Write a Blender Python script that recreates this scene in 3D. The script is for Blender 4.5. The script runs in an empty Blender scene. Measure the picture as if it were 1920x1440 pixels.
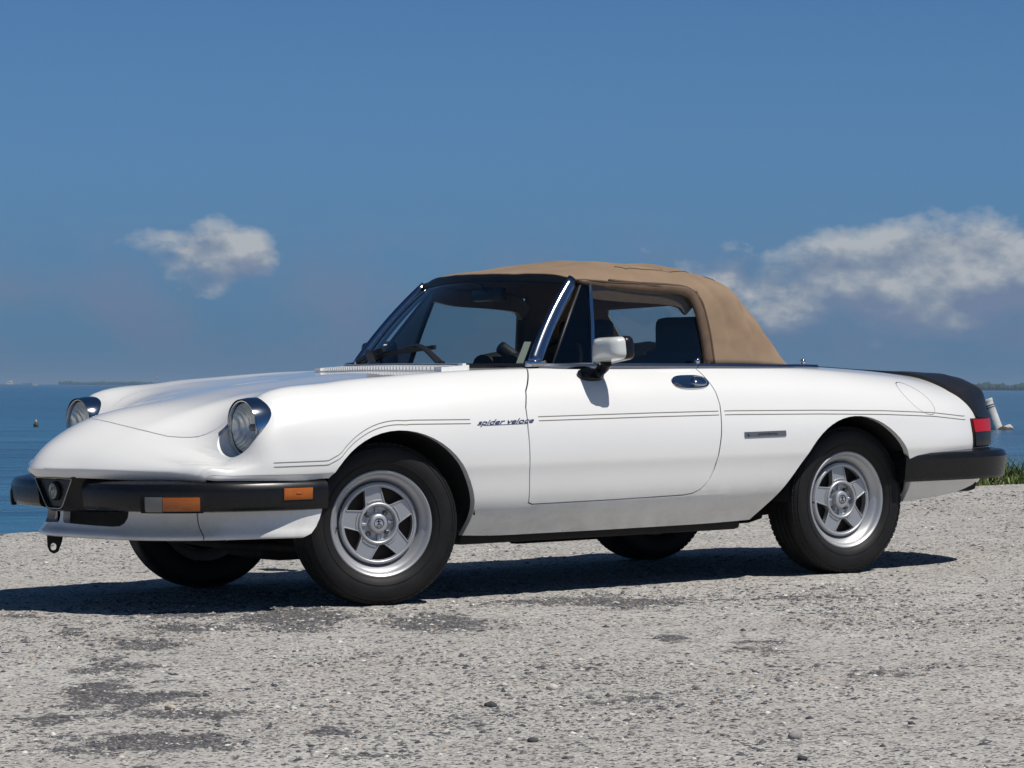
import bpy, bmesh, math, random
import numpy as np
from mathutils import Vector, Matrix
from mathutils.bvhtree import BVHTree
random.seed(7); RNG = np.random.default_rng(7)
S = bpy.context.scene
COL = S.collection
rad = math.radians

# ------------------------------------------------------------------ camera
cd = bpy.data.cameras.new('camera'); cam = bpy.data.objects.new('camera', cd); COL.objects.link(cam)
cd.sensor_width = 36.0; cd.lens = 6000/1920*36; cd.clip_start = 0.1; cd.clip_end = 60000
CAM = Vector((-6.42789688, -10.45299823, 0.80497281))
RT = Vector((0.811955693, -0.583693769, 0.00543470089))
DN = Vector((0.00484000267, -0.002577981, -0.999984964))
FW = Vector((0.583699003, 0.811969789, 0.000731873052))
mw = Matrix.Identity(4)
for i in range(3):
    mw[i][0] = RT[i]; mw[i][1] = -DN[i]; mw[i][2] = -FW[i]; mw[i][3] = CAM[i]
cam.matrix_world = mw
S.camera = cam

# ------------------------------------------------------------------ light and sky
TO_SUN = Vector((0.21, -0.54, 1.0)).normalized()
SUN_EL = math.asin(TO_SUN.z)
SKY_STRENGTH = 0.10
sl = bpy.data.lights.new('sun', 'SUN'); sun = bpy.data.objects.new('sun', sl); COL.objects.link(sun)
sl.energy = 4.25; sl.angle = rad(0.5); sl.color = (1.0, 0.955, 0.89)
sun.rotation_euler = (-TO_SUN).to_track_quat('-Z', 'Y').to_euler(); sun.location = (0, 0, 30)
S.view_settings.view_transform = 'Standard'; S.view_settings.look = 'None'
S.view_settings.exposure = 0.0; S.view_settings.gamma = 1.0; S.view_settings.use_curve_mapping = False


class NT:
    """small helper round a node tree"""
    def __init__(s, tree): s.t = tree; s.n = tree.nodes; s.l = tree.links
    def new(s, typ, **kw):
        n = s.n.new(typ)
        for k, v in kw.items():
            if k.startswith('i_'):
                key = k[2:]; key = int(key) if key.isdigit() else key
                if isinstance(v, bpy.types.NodeSocket): s.l.new(v, n.inputs[key])
                else: n.inputs[key].default_value = v
            else: setattr(n, k, v)
        return n
    def link(s, a, b): s.l.new(a, b)
    def math(s, op, a, b=None, c=None, clamp=False):
        n = s.n.new('ShaderNodeMath'); n.operation = op; n.use_clamp = clamp
        for i, v in enumerate((a, b, c)):
            if v is None: continue
            if isinstance(v, bpy.types.NodeSocket): s.l.new(v, n.inputs[i])
            else: n.inputs[i].default_value = v
        return n.outputs[0]
    def ramp(s, fac, stops):
        n = s.n.new('ShaderNodeValToRGB'); s.l.new(fac, n.inputs[0])
        el = n.color_ramp.elements
        while len(el) < len(stops): el.new(0.5)
        for e, (p, c) in zip(el, stops):
            e.position = p; e.color = (c[0], c[1], c[2], 1) if not isinstance(c, (int, float)) else (c, c, c, 1)
        return n.outputs[0]
    def mix(s, fac, a, b):
        n = s.n.new('ShaderNodeMix'); n.data_type = 'RGBA'
        for k, v in ((0, fac), (6, a), (7, b)):
            if isinstance(v, bpy.types.NodeSocket): s.l.new(v, n.inputs[k])
            elif k == 0: n.inputs[0].default_value = v
            else: n.inputs[k].default_value = (v[0], v[1], v[2], 1)
        return n.outputs[2]
    def dot(s, v, vec):
        n = s.n.new('ShaderNodeVectorMath'); n.operation = 'DOT_PRODUCT'
        s.l.new(v, n.inputs[0]); n.inputs[1].default_value = vec
        return n.outputs['Value']


W = bpy.data.worlds.new('World'); S.world = W; W.use_nodes = True
w = NT(W.node_tree); w.n.clear()
sky = w.new('ShaderNodeTexSky', sky_type='NISHITA', sun_disc=False, sun_elevation=SUN_EL,
            sun_rotation=math.atan2(TO_SUN.x, TO_SUN.y), altitude=0.0, air_density=0.3, dust_density=0.0, ozone_density=6.0)
skc = w.new('ShaderNodeVectorMath', operation='MULTIPLY', i_0=sky.outputs[0], i_1=(0.76, 1.02, 1.02)).outputs[0]
bg1 = w.new('ShaderNodeBackground', i_Strength=SKY_STRENGTH); w.link(skc, bg1.inputs[0])
gen = w.new('ShaderNodeTexCoord').outputs['Generated']
nrm = w.new('ShaderNodeVectorMath', operation='NORMALIZE', i_0=gen).outputs[0]
az0 = math.atan2(FW.x, FW.y)
el_ = w.new('ShaderNodeSeparateXYZ', i_0=nrm).outputs[2]
xx = w.dot(nrm, (math.cos(az0), -math.sin(az0), 0)); yy = w.dot(nrm, (math.sin(az0), math.cos(az0), 0))
az = w.math('ARCTAN2', xx, yy)                       # azimuth, 0 = the way the camera looks
def cloud_noise(de, scale, seed, detail=9, rough=0.56):
    c = w.new('ShaderNodeCombineXYZ', i_0=az, i_1=w.math('MULTIPLY', w.math('ADD', el_, de), 1.5), i_2=seed)
    n = w.new('ShaderNodeTexNoise', i_Vector=c.outputs[0]); n.inputs['Scale'].default_value = scale
    n.inputs['Detail'].default_value = detail; n.inputs['Roughness'].default_value = rough
    return n.outputs[0]
def gauss(x, c, s):
    d = w.math('DIVIDE', w.math('SUBTRACT', x, c), s)
    return w.math('EXPONENT', w.math('MULTIPLY', w.math('MULTIPLY', d, d), -1.0))
big = cloud_noise(0.0, 9.0, 3.1, 3)
n1 = cloud_noise(0.0, 46.0, 1.7, 9, 0.53)
n2 = cloud_noise(0.007, 46.0, 1.7, 9, 0.53)
n3 = cloud_noise(0.0, 30.0, 6.3, 6)
band = gauss(el_, 0.036, 0.016)
lobeR = w.math('MULTIPLY', gauss(az, 0.132, 0.062), gauss(el_, 0.034, 0.0190))
lobeR2 = w.math('MULTIPLY', gauss(az, 0.052, 0.032), gauss(el_, 0.030, 0.012))
lobeL = w.math('MULTIPLY', gauss(az, -0.096, 0.026), gauss(el_, 0.0395, 0.0135))
rest = w.math('MULTIPLY', w.math('MULTIPLY', band, w.math('GREATER_THAN', w.math('ABSOLUTE', az), 0.2)), w.math('MULTIPLY', big, 1.6))
bias = w.math('ADD', w.math('ADD', w.math('MULTIPLY', lobeR, 0.80), w.math('MULTIPLY', lobeR2, 0.30)), w.math('ADD', w.math('MULTIPLY', lobeL, 0.62), w.math('MULTIPLY', rest, 0.45)))
dens = w.math('ADD', w.math('SUBTRACT', n1, 0.78), bias)
cum = w.ramp(w.math('MULTIPLY', dens, 4.4, clamp=True), [(0.0, 0.0), (0.35, 0.35), (1.0, 0.90)])
lit = w.math('ADD', w.math('MULTIPLY', w.math('SUBTRACT', n1, n2), 3.0), w.math('MULTIPLY', w.math('SUBTRACT', el_, 0.032), 30.0))
ccol = w.ramp(w.math('ADD', lit, 0.45, clamp=True), [(0.0, (0.165, 0.22, 0.335)), (0.45, (0.245, 0.295, 0.375)), (1.0, (0.46, 0.48, 0.50))])
wisp = gauss(w.math('MAXIMUM', el_, 0.0), 0.0, 0.0976)          # pale haze low over the horizon, all the way round
bg2 = w.new('ShaderNodeBackground', i_Strength=1.0); w.link(ccol, bg2.inputs[0])
hz = w.mix(w.math('MULTIPLY', w.ramp(n3, [(0.40, 0.0), (0.62, 1.0)]), w.math('MULTIPLY', gauss(el_, 0.026, 0.02), 0.8)), (0.086, 0.186, 0.315), (0.135, 0.185, 0.295))
bg3 = w.new('ShaderNodeBackground', i_Strength=1.0); w.link(hz, bg3.inputs[0])
m1 = w.new('ShaderNodeMixShader', i_0=wisp); w.link(bg1.outputs[0], m1.inputs[1]); w.link(bg3.outputs[0], m1.inputs[2])
m2 = w.new('ShaderNodeMixShader', i_0=cum); w.link(m1.outputs[0], m2.inputs[1]); w.link(bg2.outputs[0], m2.inputs[2])
wo = w.new('ShaderNodeOutputWorld'); w.link(m2.outputs[0], wo.inputs[0])


# ------------------------------------------------------------------ materials
def mat(name, color, rough=0.5, metal=0.0, coat=0.0, coat_rough=0.05, vary=None, bump=None, spec=0.5, trans=0.0, ior=1.5, alpha=1.0, emit=None, rvar=0.0):
    m = bpy.data.materials.new(name); m.use_nodes = True
    t = NT(m.node_tree); p = t.n['Principled BSDF']
    p.inputs['Base Color'].default_value = (*color, 1); p.inputs['Roughness'].default_value = rough
    p.inputs['Metallic'].default_value = metal; p.inputs['Coat Weight'].default_value = coat
    p.inputs['Coat Roughness'].default_value = coat_rough; p.inputs['Specular IOR Level'].default_value = spec
    p.inputs['Transmission Weight'].default_value = trans; p.inputs['IOR'].default_value = ior
    p.inputs['Alpha'].default_value = alpha
    tc = t.new('ShaderNodeTexCoord').outputs['Object']
    if vary:        # (scale, colour2, amount)
        n = t.new('ShaderNodeTexNoise', i_Vector=tc, i_Scale=vary[0], i_Detail=6.0, i_Roughness=0.6)
        f = t.ramp(n.outputs[0], [(0.35, 0.0), (0.7, vary[2])])
        t.link(t.mix(f, color, vary[1]), p.inputs['Base Color'])
        if rvar: t.link(t.math('ADD', t.math('MULTIPLY', n.outputs[0], rvar), rough - rvar/2), p.inputs['Roughness'])
    if bump:        # (scale, strength, distance)
        n = t.new('ShaderNodeTexNoise', i_Vector=tc, i_Scale=bump[0], i_Detail=5.0)
        b = t.new('ShaderNodeBump', i_Strength=bump[1], i_Distance=bump[2]); t.link(n.outputs[0], b.inputs['Height'])
        t.link(b.outputs[0], p.inputs['Normal'])
    return m

M = {}
M['paint'] = mat('white_paint', (0.80, 0.80, 0.785), 0.38, coat=1.0, coat_rough=0.035, vary=(3.0, (0.77, 0.765, 0.745), 0.5), bump=(900.0, 0.02, 0.001))
def dusty(m):
    t = NT(m.node_tree); p = t.n['Principled BSDF']; src = p.inputs['Base Color'].links[0].from_socket
    tc = t.new('ShaderNodeTexCoord').outputs['Object']; z = t.new('ShaderNodeSeparateXYZ', i_0=tc).outputs[2]
    n = t.new('ShaderNodeTexNoise', i_Vector=tc, i_Scale=11.0, i_Detail=7.0, i_Roughness=0.7).outputs[0]
    lo = t.math('MULTIPLY', t.math('SUBTRACT', 0.42, z), 4.5, clamp=True)
    f = t.math('MULTIPLY', lo, t.ramp(n, [(0.40, 0.10), (0.68, 0.75)]))
    sp = t.new('ShaderNodeTexNoise', i_Vector=tc, i_Scale=95.0, i_Detail=2.0).outputs[0]
    f2 = t.math('MULTIPLY', t.math('GREATER_THAN', sp, 0.735), t.math('MULTIPLY', lo, 0.9, clamp=True))
    t.link(t.mix(f2, t.mix(f, src, (0.50, 0.47, 0.41)), (0.16, 0.14, 0.12)), p.inputs['Base Color'])
    t.link(t.math('SUBTRACT', 1.0, t.math('MULTIPLY', f, 0.7)), p.inputs['Coat Weight'])
dusty(M['paint'])
M['rubber'] = mat('tyre_rubber', (0.0065, 0.0065, 0.007), 0.6, vary=(14.0, (0.016, 0.0155, 0.015), 0.7), bump=(220.0, 0.25, 0.001), rvar=0.2, spec=0.3)
M['plastic'] = mat('black_bumper', (0.0065, 0.0065, 0.008), 0.27, spec=0.36, vary=(8.0, (0.011, 0.011, 0.012), 0.6), bump=(700.0, 0.12, 0.0006), rvar=0.12)
M['spoiler'] = mat('black_spoiler', (0.006, 0.006, 0.008), 0.45, bump=(900.0, 0.12, 0.0006))
M['dark'] = mat('dark_void', (0.006, 0.006, 0.006), 0.9)
M['under'] = mat('underside', (0.012, 0.011, 0.010), 0.85, vary=(20.0, (0.03, 0.027, 0.023), 0.5), bump=(60.0, 0.4, 0.004))
M['chrome'] = mat('chrome', (0.52, 0.54, 0.58), 0.10, metal=1.0, bump=(60.0, 0.02, 0.001))
M['frame'] = mat('screen_frame', (0.30, 0.33, 0.40), 0.17, metal=1.0, vary=(40.0, (0.38, 0.41, 0.47), 0.5), bump=(120.0, 0.04, 0.001))
M['alloy'] = mat('alloy_wheel', (0.42, 0.435, 0.46), 0.42, metal=0.6, vary=(30.0, (0.42, 0.43, 0.45), 0.6), bump=(500.0, 0.06, 0.0006))
M['alloy_bright'] = mat('alloy_polished', (0.50, 0.51, 0.53), 0.45, metal=0.7, bump=(300.0, 0.05, 0.0006))
M['steel'] = mat('steel', (0.16, 0.155, 0.15), 0.4, metal=0.9)
M['rust'] = mat('brake_drum', (0.05, 0.04, 0.033), 0.75, metal=0.4, bump=(80.0, 0.4, 0.002))
M['canvas'] = mat('tan_canvas', (0.285, 0.205, 0.140), 0.92, vary=(7.0, (0.225, 0.158, 0.105), 0.8), bump=(420.0, 0.35, 0.0012), spec=0.15)
M['seal'] = mat('brown_seal', (0.16, 0.105, 0.065), 0.32, vary=(30.0, (0.10, 0.065, 0.042), 0.7))
def thin_glass(name, tint, ior=1.5):
    m = bpy.data.materials.new(name); m.use_nodes = True; t = NT(m.node_tree); t.n.clear()
    tr = t.new('ShaderNodeBsdfTransparent', i_Color=(*tint, 1)); gl = t.new('ShaderNodeBsdfGlossy', i_Roughness=0.01)
    ge = t.new('ShaderNodeNewGeometry'); d = t.new('ShaderNodeVectorMath', operation='DOT_PRODUCT'); t.link(ge.outputs['Normal'], d.inputs[0]); t.link(ge.outputs['Incoming'], d.inputs[1])
    c5 = t.math('POWER', t.math('SUBTRACT', 1.0, t.math('ABSOLUTE', d.outputs['Value'])), 5.0)
    f = t.math('ADD', t.math('MULTIPLY', c5, 0.85), 0.07)
    mx = t.new('ShaderNodeMixShader', i_0=f); t.link(tr.outputs[0], mx.inputs[1]); t.link(gl.outputs[0], mx.inputs[2])
    o = t.new('ShaderNodeOutputMaterial'); t.link(mx.outputs[0], o.inputs[0]); return m
M['glass'] = thin_glass('window_glass', (0.74, 0.79, 0.79)); M['tint'] = thin_glass('vent_glass', (0.10, 0.11, 0.12))
M['amber'] = mat('amber_lens', (0.46, 0.115, 0.006), 0.25, coat=0.5, vary=(30.0, (0.34, 0.075, 0.004), 0.6), bump=(160.0, 0.3, 0.002))
M['clear'] = mat('clear_lens', (0.17, 0.175, 0.165), 0.25, coat=0.6, bump=(160.0, 0.3, 0.002))
M['red'] = mat('red_lens', (0.44, 0.003, 0.006), 0.35, spec=0.25, vary=(18.0, (0.33, 0.004, 0.008), 0.7), bump=(140.0, 0.25, 0.002))
M['smoke'] = mat('smoked_lens', (0.012, 0.012, 0.014), 0.35, spec=0.2)
M['leather'] = mat('black_leather', (0.012, 0.011, 0.011), 0.6, bump=(160.0, 0.2, 0.002))
M['tan'] = mat('tan_leather', (0.50, 0.33, 0.12), 0.5, vary=(12.0, (0.38, 0.25, 0.09), 0.7), bump=(120.0, 0.2, 0.002))
M['badge'] = mat('badge_blue', (0.022, 0.045, 0.13), 0.3, metal=0.3)
M['plate'] = mat('badge_grey', (0.20, 0.20, 0.205), 0.35, metal=0.6)
M['stripe'] = mat('pinstripe', (0.19, 0.17, 0.13), 0.4)
M['paper'] = mat('paper', (0.42, 0.43, 0.36), 0.7)
M['silver'] = mat('silver_line', (0.55, 0.54, 0.48), 0.3, metal=0.8)
M['mirror_shell'] = mat('mirror_shell', (0.62, 0.64, 0.63), 0.3, coat=0.7, vary=(9.0, (0.56, 0.58, 0.57), 0.6))


# ------------------------------------------------------------------ object helpers
def link(name, me, material=None, parent=None, smooth=True):
    o = bpy.data.objects.new(name, me); COL.objects.link(o)
    if material is not None and not me.materials:
        for mm in (material if isinstance(material, (list, tuple)) else [material]): me.materials.append(mm)
    if smooth: me.polygons.foreach_set('use_smooth', [True]*len(me.polygons))
    if parent is not None: o.parent = parent
    return o
def tag(o, label=None, cat=None, group=None, kind=None):
    for k, v in (('label', label), ('category', cat), ('group', group), ('kind', kind)):
        if v: o[k] = v
    return o
def empty(name, parent=None, loc=(0, 0, 0)):
    o = bpy.data.objects.new(name, None); o.empty_display_size = 0.2; COL.objects.link(o); o.location = loc
    if parent is not None: o.parent = parent
    return o
def from_bm(name, bm, material, parent=None, smooth=True, angle=None):
    me = bpy.data.meshes.new(name)
    if angle is not None:
        for e in bm.edges:
            if len(e.link_faces) == 2 and e.calc_face_angle(0) > rad(angle): e.smooth = False
    bm.to_mesh(me); bm.free()
    return link(name, me, material, parent, smooth)
def np_mesh(name, V, F, material, parent=None, smooth=True):
    me = bpy.data.meshes.new(name); me.from_pydata([tuple(v) for v in V], [], [tuple(f) for f in F]); me.update()
    return link(name, me, material, parent, smooth)
def big_mesh(name, V, F, nper):
    me = bpy.data.meshes.new(name)
    V = np.ascontiguousarray(V, np.float32); F = np.ascontiguousarray(F, np.int32)
    me.vertices.add(len(V)); me.vertices.foreach_set('co', V.ravel())
    me.loops.add(F.size); me.loops.foreach_set('vertex_index', F.ravel())
    me.polygons.add(len(F)); me.polygons.foreach_set('loop_start', np.arange(0, F.size, nper, dtype=np.int32))
    me.update(calc_edges=True); me.validate()
    return me
def cr(P, n, closed=False):
    """Catmull-Rom through points, n subdivisions each span"""
    P = np.array(P, float); k = len(P); out = []
    for i in range(k if closed else k-1):
        if closed: p0, p1, p2, p3 = P[(i-1) % k], P[i], P[(i+1) % k], P[(i+2) % k]
        else:
            p1, p2 = P[i], P[i+1]; p0 = P[i-1] if i else 2*p1-p2; p3 = P[i+2] if i+2 < k else 2*p2-p1
        for j in range(n):
            t = j/n
            out.append(0.5*((2*p1)+(-p0+p2)*t+(2*p0-5*p1+4*p2-p3)*t*t+(-p0+3*p1-3*p2+p3)*t**3))
    if not closed: out.append(P[-1])
    return np.array(out)
def herm(P, per):
    """smooth interpolation of a control net along axis 0 (chord length knots)"""
    P = np.array(P, float); k = P.shape[0]
    d = np.sqrt(((P[1:]-P[:-1])**2).sum(-1)); d = d.reshape(k-1, -1).mean(1)+1e-4
    t = np.r_[0, np.cumsum(d)]; m = np.zeros_like(P)
    for i in range(1, k-1):
        a = (P[i]-P[i-1])/d[i-1]; b = (P[i+1]-P[i])/d[i]
        m[i] = (a*d[i]+b*d[i-1])/(d[i]+d[i-1])
    m[0] = (P[1]-P[0])/d[0]; m[-1] = (P[-1]-P[-2])/d[-1]
    out = []
    for i in range(k-1):
        n = max(2, int(math.ceil(d[i]/per)))
        for j in range(n):
            s = j/n; h = d[i]
            out.append((2*s**3-3*s*s+1)*P[i]+(s**3-2*s*s+s)*h*m[i]+(-2*s**3+3*s*s)*P[i+1]+(s**3-s*s)*h*m[i+1])
    out.append(P[-1])
    return np.array(out)
def net_surface(half, per_s, per_c):
    """half[k stations][m columns from outer edge to centre] -> full mirrored dense grid"""
    H = np.array(half, float)
    far = H[:, :-1][:, ::-1].copy(); near = H.copy(); near[:, :, 1] *= -1
    full = np.concatenate([near, far], 1)
    g = herm(full, per_s); g = herm(g.transpose(1, 0, 2), per_c).transpose(1, 0, 2)
    return g
def grid_bm(g, flip=False, closed=False):
    bm = bmesh.new(); a, b = g.shape[:2]
    vs = [[bm.verts.new(g[i, j]) for j in range(b)] for i in range(a)]
    for i in range(a-1):
        for j in range(b if closed else b-1):
            j2 = (j+1) % b
            q = (vs[i][j], vs[i+1][j], vs[i+1][j2], vs[i][j2])
            try: bm.faces.new(q[::-1] if flip else q)
            except ValueError: pass
    return bm
def sweep(path, prof, closed=False, up=(0, 0, 1), caps=True, scale=None):
    """sweep a closed 2D profile (side, up) along a path; returns bmesh"""
    path = [Vector(p) for p in path]; n = len(path); bm = bmesh.new(); rings = []; upv = Vector(up)
    for i, p in enumerate(path):
        a = path[(i-1) % n] if (closed or i) else p; b = path[(i+1) % n] if (closed or i < n-1) else p
        tan = (b-a).normalized(); side = tan.cross(upv)
        if side.length < 1e-4: side = tan.cross(Vector((1, 0, 0)))
        side.normalize(); u2 = side.cross(tan).normalized(); s = 1 if scale is None else scale[i]
        rings.append([bm.verts.new(p+side*q[0]*s+u2*q[1]*s) for q in prof])
    m = len(prof)
    for i in range(n if closed else n-1):
        A, B = rings[i], rings[(i+1) % n]
        for j in range(m): bm.faces.new((A[j], A[(j+1) % m], B[(j+1) % m], B[j]))
    if caps and not closed:
        bm.faces.new(rings[0][::-1]); bm.faces.new(rings[-1])
    bmesh.ops.recalc_face_normals(bm, faces=bm.faces)
    return bm
def circ(r, n=10, r2=None): return [(r*math.cos(2*math.pi*i/n), (r2 or r)*math.sin(2*math.pi*i/n)) for i in range(n)]
def tube(path, r, n=10, **k): return sweep(path, circ(r, n), **k)
def add_bm(dst, src):
    me = bpy.data.meshes.new('t'); src.to_mesh(me); src.free(); dst.from_mesh(me); bpy.data.meshes.remove(me); return dst
def box(c, s, bevel=0.0, rot=None, seg=2):
    bm = bmesh.new(); bmesh.ops.create_cube(bm, size=1.0)
    for v in bm.verts: v.co = Vector((v.co.x*s[0], v.co.y*s[1], v.co.z*s[2]))
    if bevel: bmesh.ops.bevel(bm, geom=bm.edges[:], offset=bevel, segments=seg, profile=0.6, affect='EDGES')
    if rot is not None: bmesh.ops.transform(bm, matrix=rot.to_4x4(), verts=bm.verts)
    bmesh.ops.translate(bm, vec=c, verts=bm.verts)
    return bm
def lathe(prof, n=64, axis='Y', a0=0, a1=2*math.pi):
    """prof: (radius, along axis) ; along +axis is prof[1]"""
    bm = bmesh.new(); full = abs(a1-a0-2*math.pi) < 1e-6; cnt = n if full else n+1; rings = []
    for i in range(cnt):
        a = a0+(a1-a0)*i/n
        rings.append([bm.verts.new((r*math.cos(a), h, r*math.sin(a)) if axis == 'Y' else (h, r*math.cos(a), r*math.sin(a)) if axis == 'X' else (r*math.cos(a), r*math.sin(a), h)) for r, h in prof])
    for i in range(n):
        A, B = rings[i], rings[(i+1) % cnt]
        for j in range(len(prof)-1): bm.faces.new((A[j], B[j], B[j+1], A[j+1]))
    bmesh.ops.remove_doubles(bm, verts=bm.verts, dist=1e-6)
    bmesh.ops.recalc_face_normals(bm, faces=bm.faces)
    return bm
def extrude_poly(pts2, h, to3, bevel=0.0):
    bm = bmesh.new(); vs = [bm.verts.new(to3(p, 0)) for p in pts2]; f = bm.faces.new(vs)
    r = bmesh.ops.extrude_face_region(bm, geom=[f]); nv = [v for v in r['geom'] if isinstance(v, bmesh.types.BMVert)]
    for v, p in zip(nv, pts2): pass
    d = Vector(to3((0, 0), h))-Vector(to3((0, 0), 0))
    bmesh.ops.translate(bm, vec=d, verts=nv)
    bmesh.ops.recalc_face_normals(bm, faces=bm.faces)
    if bevel: bmesh.ops.bevel(bm, geom=bm.edges[:], offset=bevel, segments=1, affect='EDGES')
    return bm
AX = {'X': (1, 2), 'Y': (0, 2), 'Z': (0, 1)}
def ccw(poly):
    a = sum(poly[i][0]*poly[(i+1) % len(poly)][1]-poly[(i+1) % len(poly)][0]*poly[i][1] for i in range(len(poly)))
    return list(poly) if a > 0 else list(poly)[::-1]
def inset(poly, d):
    poly = ccw(poly); n = len(poly); out = []
    for i in range(n):
        p0, p1, p2 = (np.array(poly[(i+k) % n], float) for k in (-1, 0, 1))
        e1 = p1-p0; e2 = p2-p1; n1 = np.array([-e1[1], e1[0]])/np.linalg.norm(e1); n2 = np.array([-e2[1], e2[0]])/np.linalg.norm(e2)
        b = n1+n2; b /= max(1e-6, np.linalg.norm(b)); out.append(tuple(p1+b*d/max(0.4, b@n1)))
    return out
def cut(bm, poly, axis, faces=None, flt=None):
    """slice the faces of bm along a convex outline seen along an axis; returns the faces inside it"""
    i0, i1 = AX[axis]; poly = ccw(poly); P = np.array(poly); lo = P.min(0)-1e-3; hi = P.max(0)+1e-3
    if faces is None: faces = bm.faces
    cur = []
    for f in faces:
        if flt and not flt(f.calc_center_median()): continue
        a = [v.co[i0] for v in f.verts]; b = [v.co[i1] for v in f.verts]
        if max(a) < lo[0] or min(a) > hi[0] or max(b) < lo[1] or min(b) > hi[1]: continue
        cur.append(f)
    for k in range(len(poly)):
        p, q = poly[k], poly[(k+1) % len(poly)]
        dx, dy = q[0]-p[0], q[1]-p[1]
        if dx*dx+dy*dy < 1e-12: continue
        no = [0, 0, 0]; no[i0] = -dy; no[i1] = dx; co = [0, 0, 0]; co[i0] = p[0]; co[i1] = p[1]
        geom = set(cur)
        for f in cur: geom.update(f.edges); geom.update(f.verts)
        r = bmesh.ops.bisect_plane(bm, geom=list(geom), dist=1e-7, plane_co=co, plane_no=Vector(no).normalized())
        nov = Vector(no); cov = Vector(co)
        cur = [f for f in r['geom'] if isinstance(f, bmesh.types.BMFace) and f.is_valid and (f.calc_center_median()-cov).dot(nov) > 0]
        if not cur: break
    return cur
def split_off(bm, faces):
    """move faces into a new bmesh"""
    nb = bmesh.new(); mp = {}
    for f in faces:
        vs = []
        for v in f.verts:
            if v not in mp: mp[v] = nb.verts.new(v.co)
            vs.append(mp[v])
        try: nb.faces.new(vs)
        except ValueError: pass
    bmesh.ops.delete(bm, geom=list(faces), context='FACES')
    return nb
def flange(bm, edges, depth, normal_at):
    """fold a return edge inwards along border edges"""
    edges = [e for e in edges if e.is_valid]
    for e in edges: e.smooth = False
    r = bmesh.ops.extrude_edge_only(bm, edges=edges)
    nv = [v for v in r['geom'] if isinstance(v, bmesh.types.BMVert)]
    for v in nv: v.co = v.co+normal_at(v.co)*(-depth)
def border(bm, test=None):
    out = []
    for e in bm.edges:
        if len(e.link_faces) == 1:
            c = (e.verts[0].co+e.verts[1].co)/2
            if test is None or test(c): out.append(e)
    return out
def near_poly(poly, axis, tol=0.004, flt=None):
    i0, i1 = AX[axis]; P = np.array(ccw(poly)); Q = np.roll(P, -1, 0); D = Q-P; L = (D**2).sum(1)+1e-12
    def t(c):
        if flt and not flt(c): return False
        p = np.array([c[i0], c[i1]]); s = np.clip(((p-P)*D).sum(1)/L, 0, 1)
        return np.sqrt(((P+D*s[:, None]-p)**2).sum(1)).min() < tol
    return t
def text_mesh(txt, size, shear=0.0, depth=0.001, spacing=1.0):
    c = bpy.data.curves.new('t', 'FONT'); c.body = txt; c.size = size; c.shear = shear; c.extrude = depth; c.align_x = 'LEFT'; c.space_character = spacing; c.resolution_u = 2
    o = bpy.data.objects.new('t', c); COL.objects.link(o)
    dg = bpy.context.evaluated_depsgraph_get(); me = bpy.data.meshes.new_from_object(o.evaluated_get(dg))
    bpy.data.objects.remove(o); bpy.data.curves.remove(c)
    return me

# value noise for arrays
def vnoise(x, y, seed=0):
    xi = np.floor(x).astype(np.int64); yi = np.floor(y).astype(np.int64); fx = x-xi; fy = y-yi
    fx = fx*fx*(3-2*fx); fy = fy*fy*(3-2*fy)
    def h(a, b):
        n = (a*374761393+b*668265263+seed*1274126177) & 0xffffffff
        n = ((n ^ (n >> 13))*1274126177) & 0xffffffff
        return ((n ^ (n >> 16)) & 0xffff)/65535.0
    return (h(xi, yi)*(1-fx)+h(xi+1, yi)*fx)*(1-fy)+(h(xi, yi+1)*(1-fx)+h(xi+1, yi+1)*fx)*fy
def fbm(x, y, oct=4, seed=0, gain=0.5):
    s = 0; a = 1; t = 0
    for o in range(oct):
        s = s+a*vnoise(x*2**o+17.3*o, y*2**o+9.1*o, seed+o); t += a; a *= gain
    return s/t

# ------------------------------------------------------------------ ground, bank, water
SEA = -0.695
PATCH = [(-1.16, -0.14, 0.09, 0.15), (-1.38, -0.9, 0.05, 0.17), (-0.75, -0.51, 0.19, 0.19), (-1.01, -1.08, 0.15, 0.15), (-0.53, -0.96, 0.16, 0.55), (-1.5, -1.62, 0.18, 0.19), (-1.89, -2.1, 0.11, 0.3), (-2.24, -2.68, 0.09, 0.31), (-2.23, -2.87, 0.17, 0.16), (-2.31, -3.31, 0.15, 0.17), (-2.64, -3.17, 0.08, 0.12), (-2.67, -3.67, 0.22, 0.2), (-2.84, -3.66, 0.06, 0.13), (-2.9, -4.13, 0.05, 0.07), (-2.21, -3.83, 0.05, 0.11), (-2.38, -4.33, 0.16, 0.1), (-1.88, -3.88, 0.15, 0.24), (-0.09, -2.51, 0.07, 0.19), (-1.29, -3.86, 0.13, 0.17), (-1.98, -4.38, 0.04, 0.1), (-0.33, -1.48, 0.18, 0.35), (0.58, -1.04, 0.39, 0.23), (3.44, -0.29, 0.14, 0.36), (-0.01, -2.91, 0.12, 0.29), (1.37, -1.59, 0.18, 0.2), (-0.27, -3.79, 0.18, 0.21)]
VR = np.array([0.812, -0.5837]); VF = np.array([0.5837, 0.812])
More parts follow.
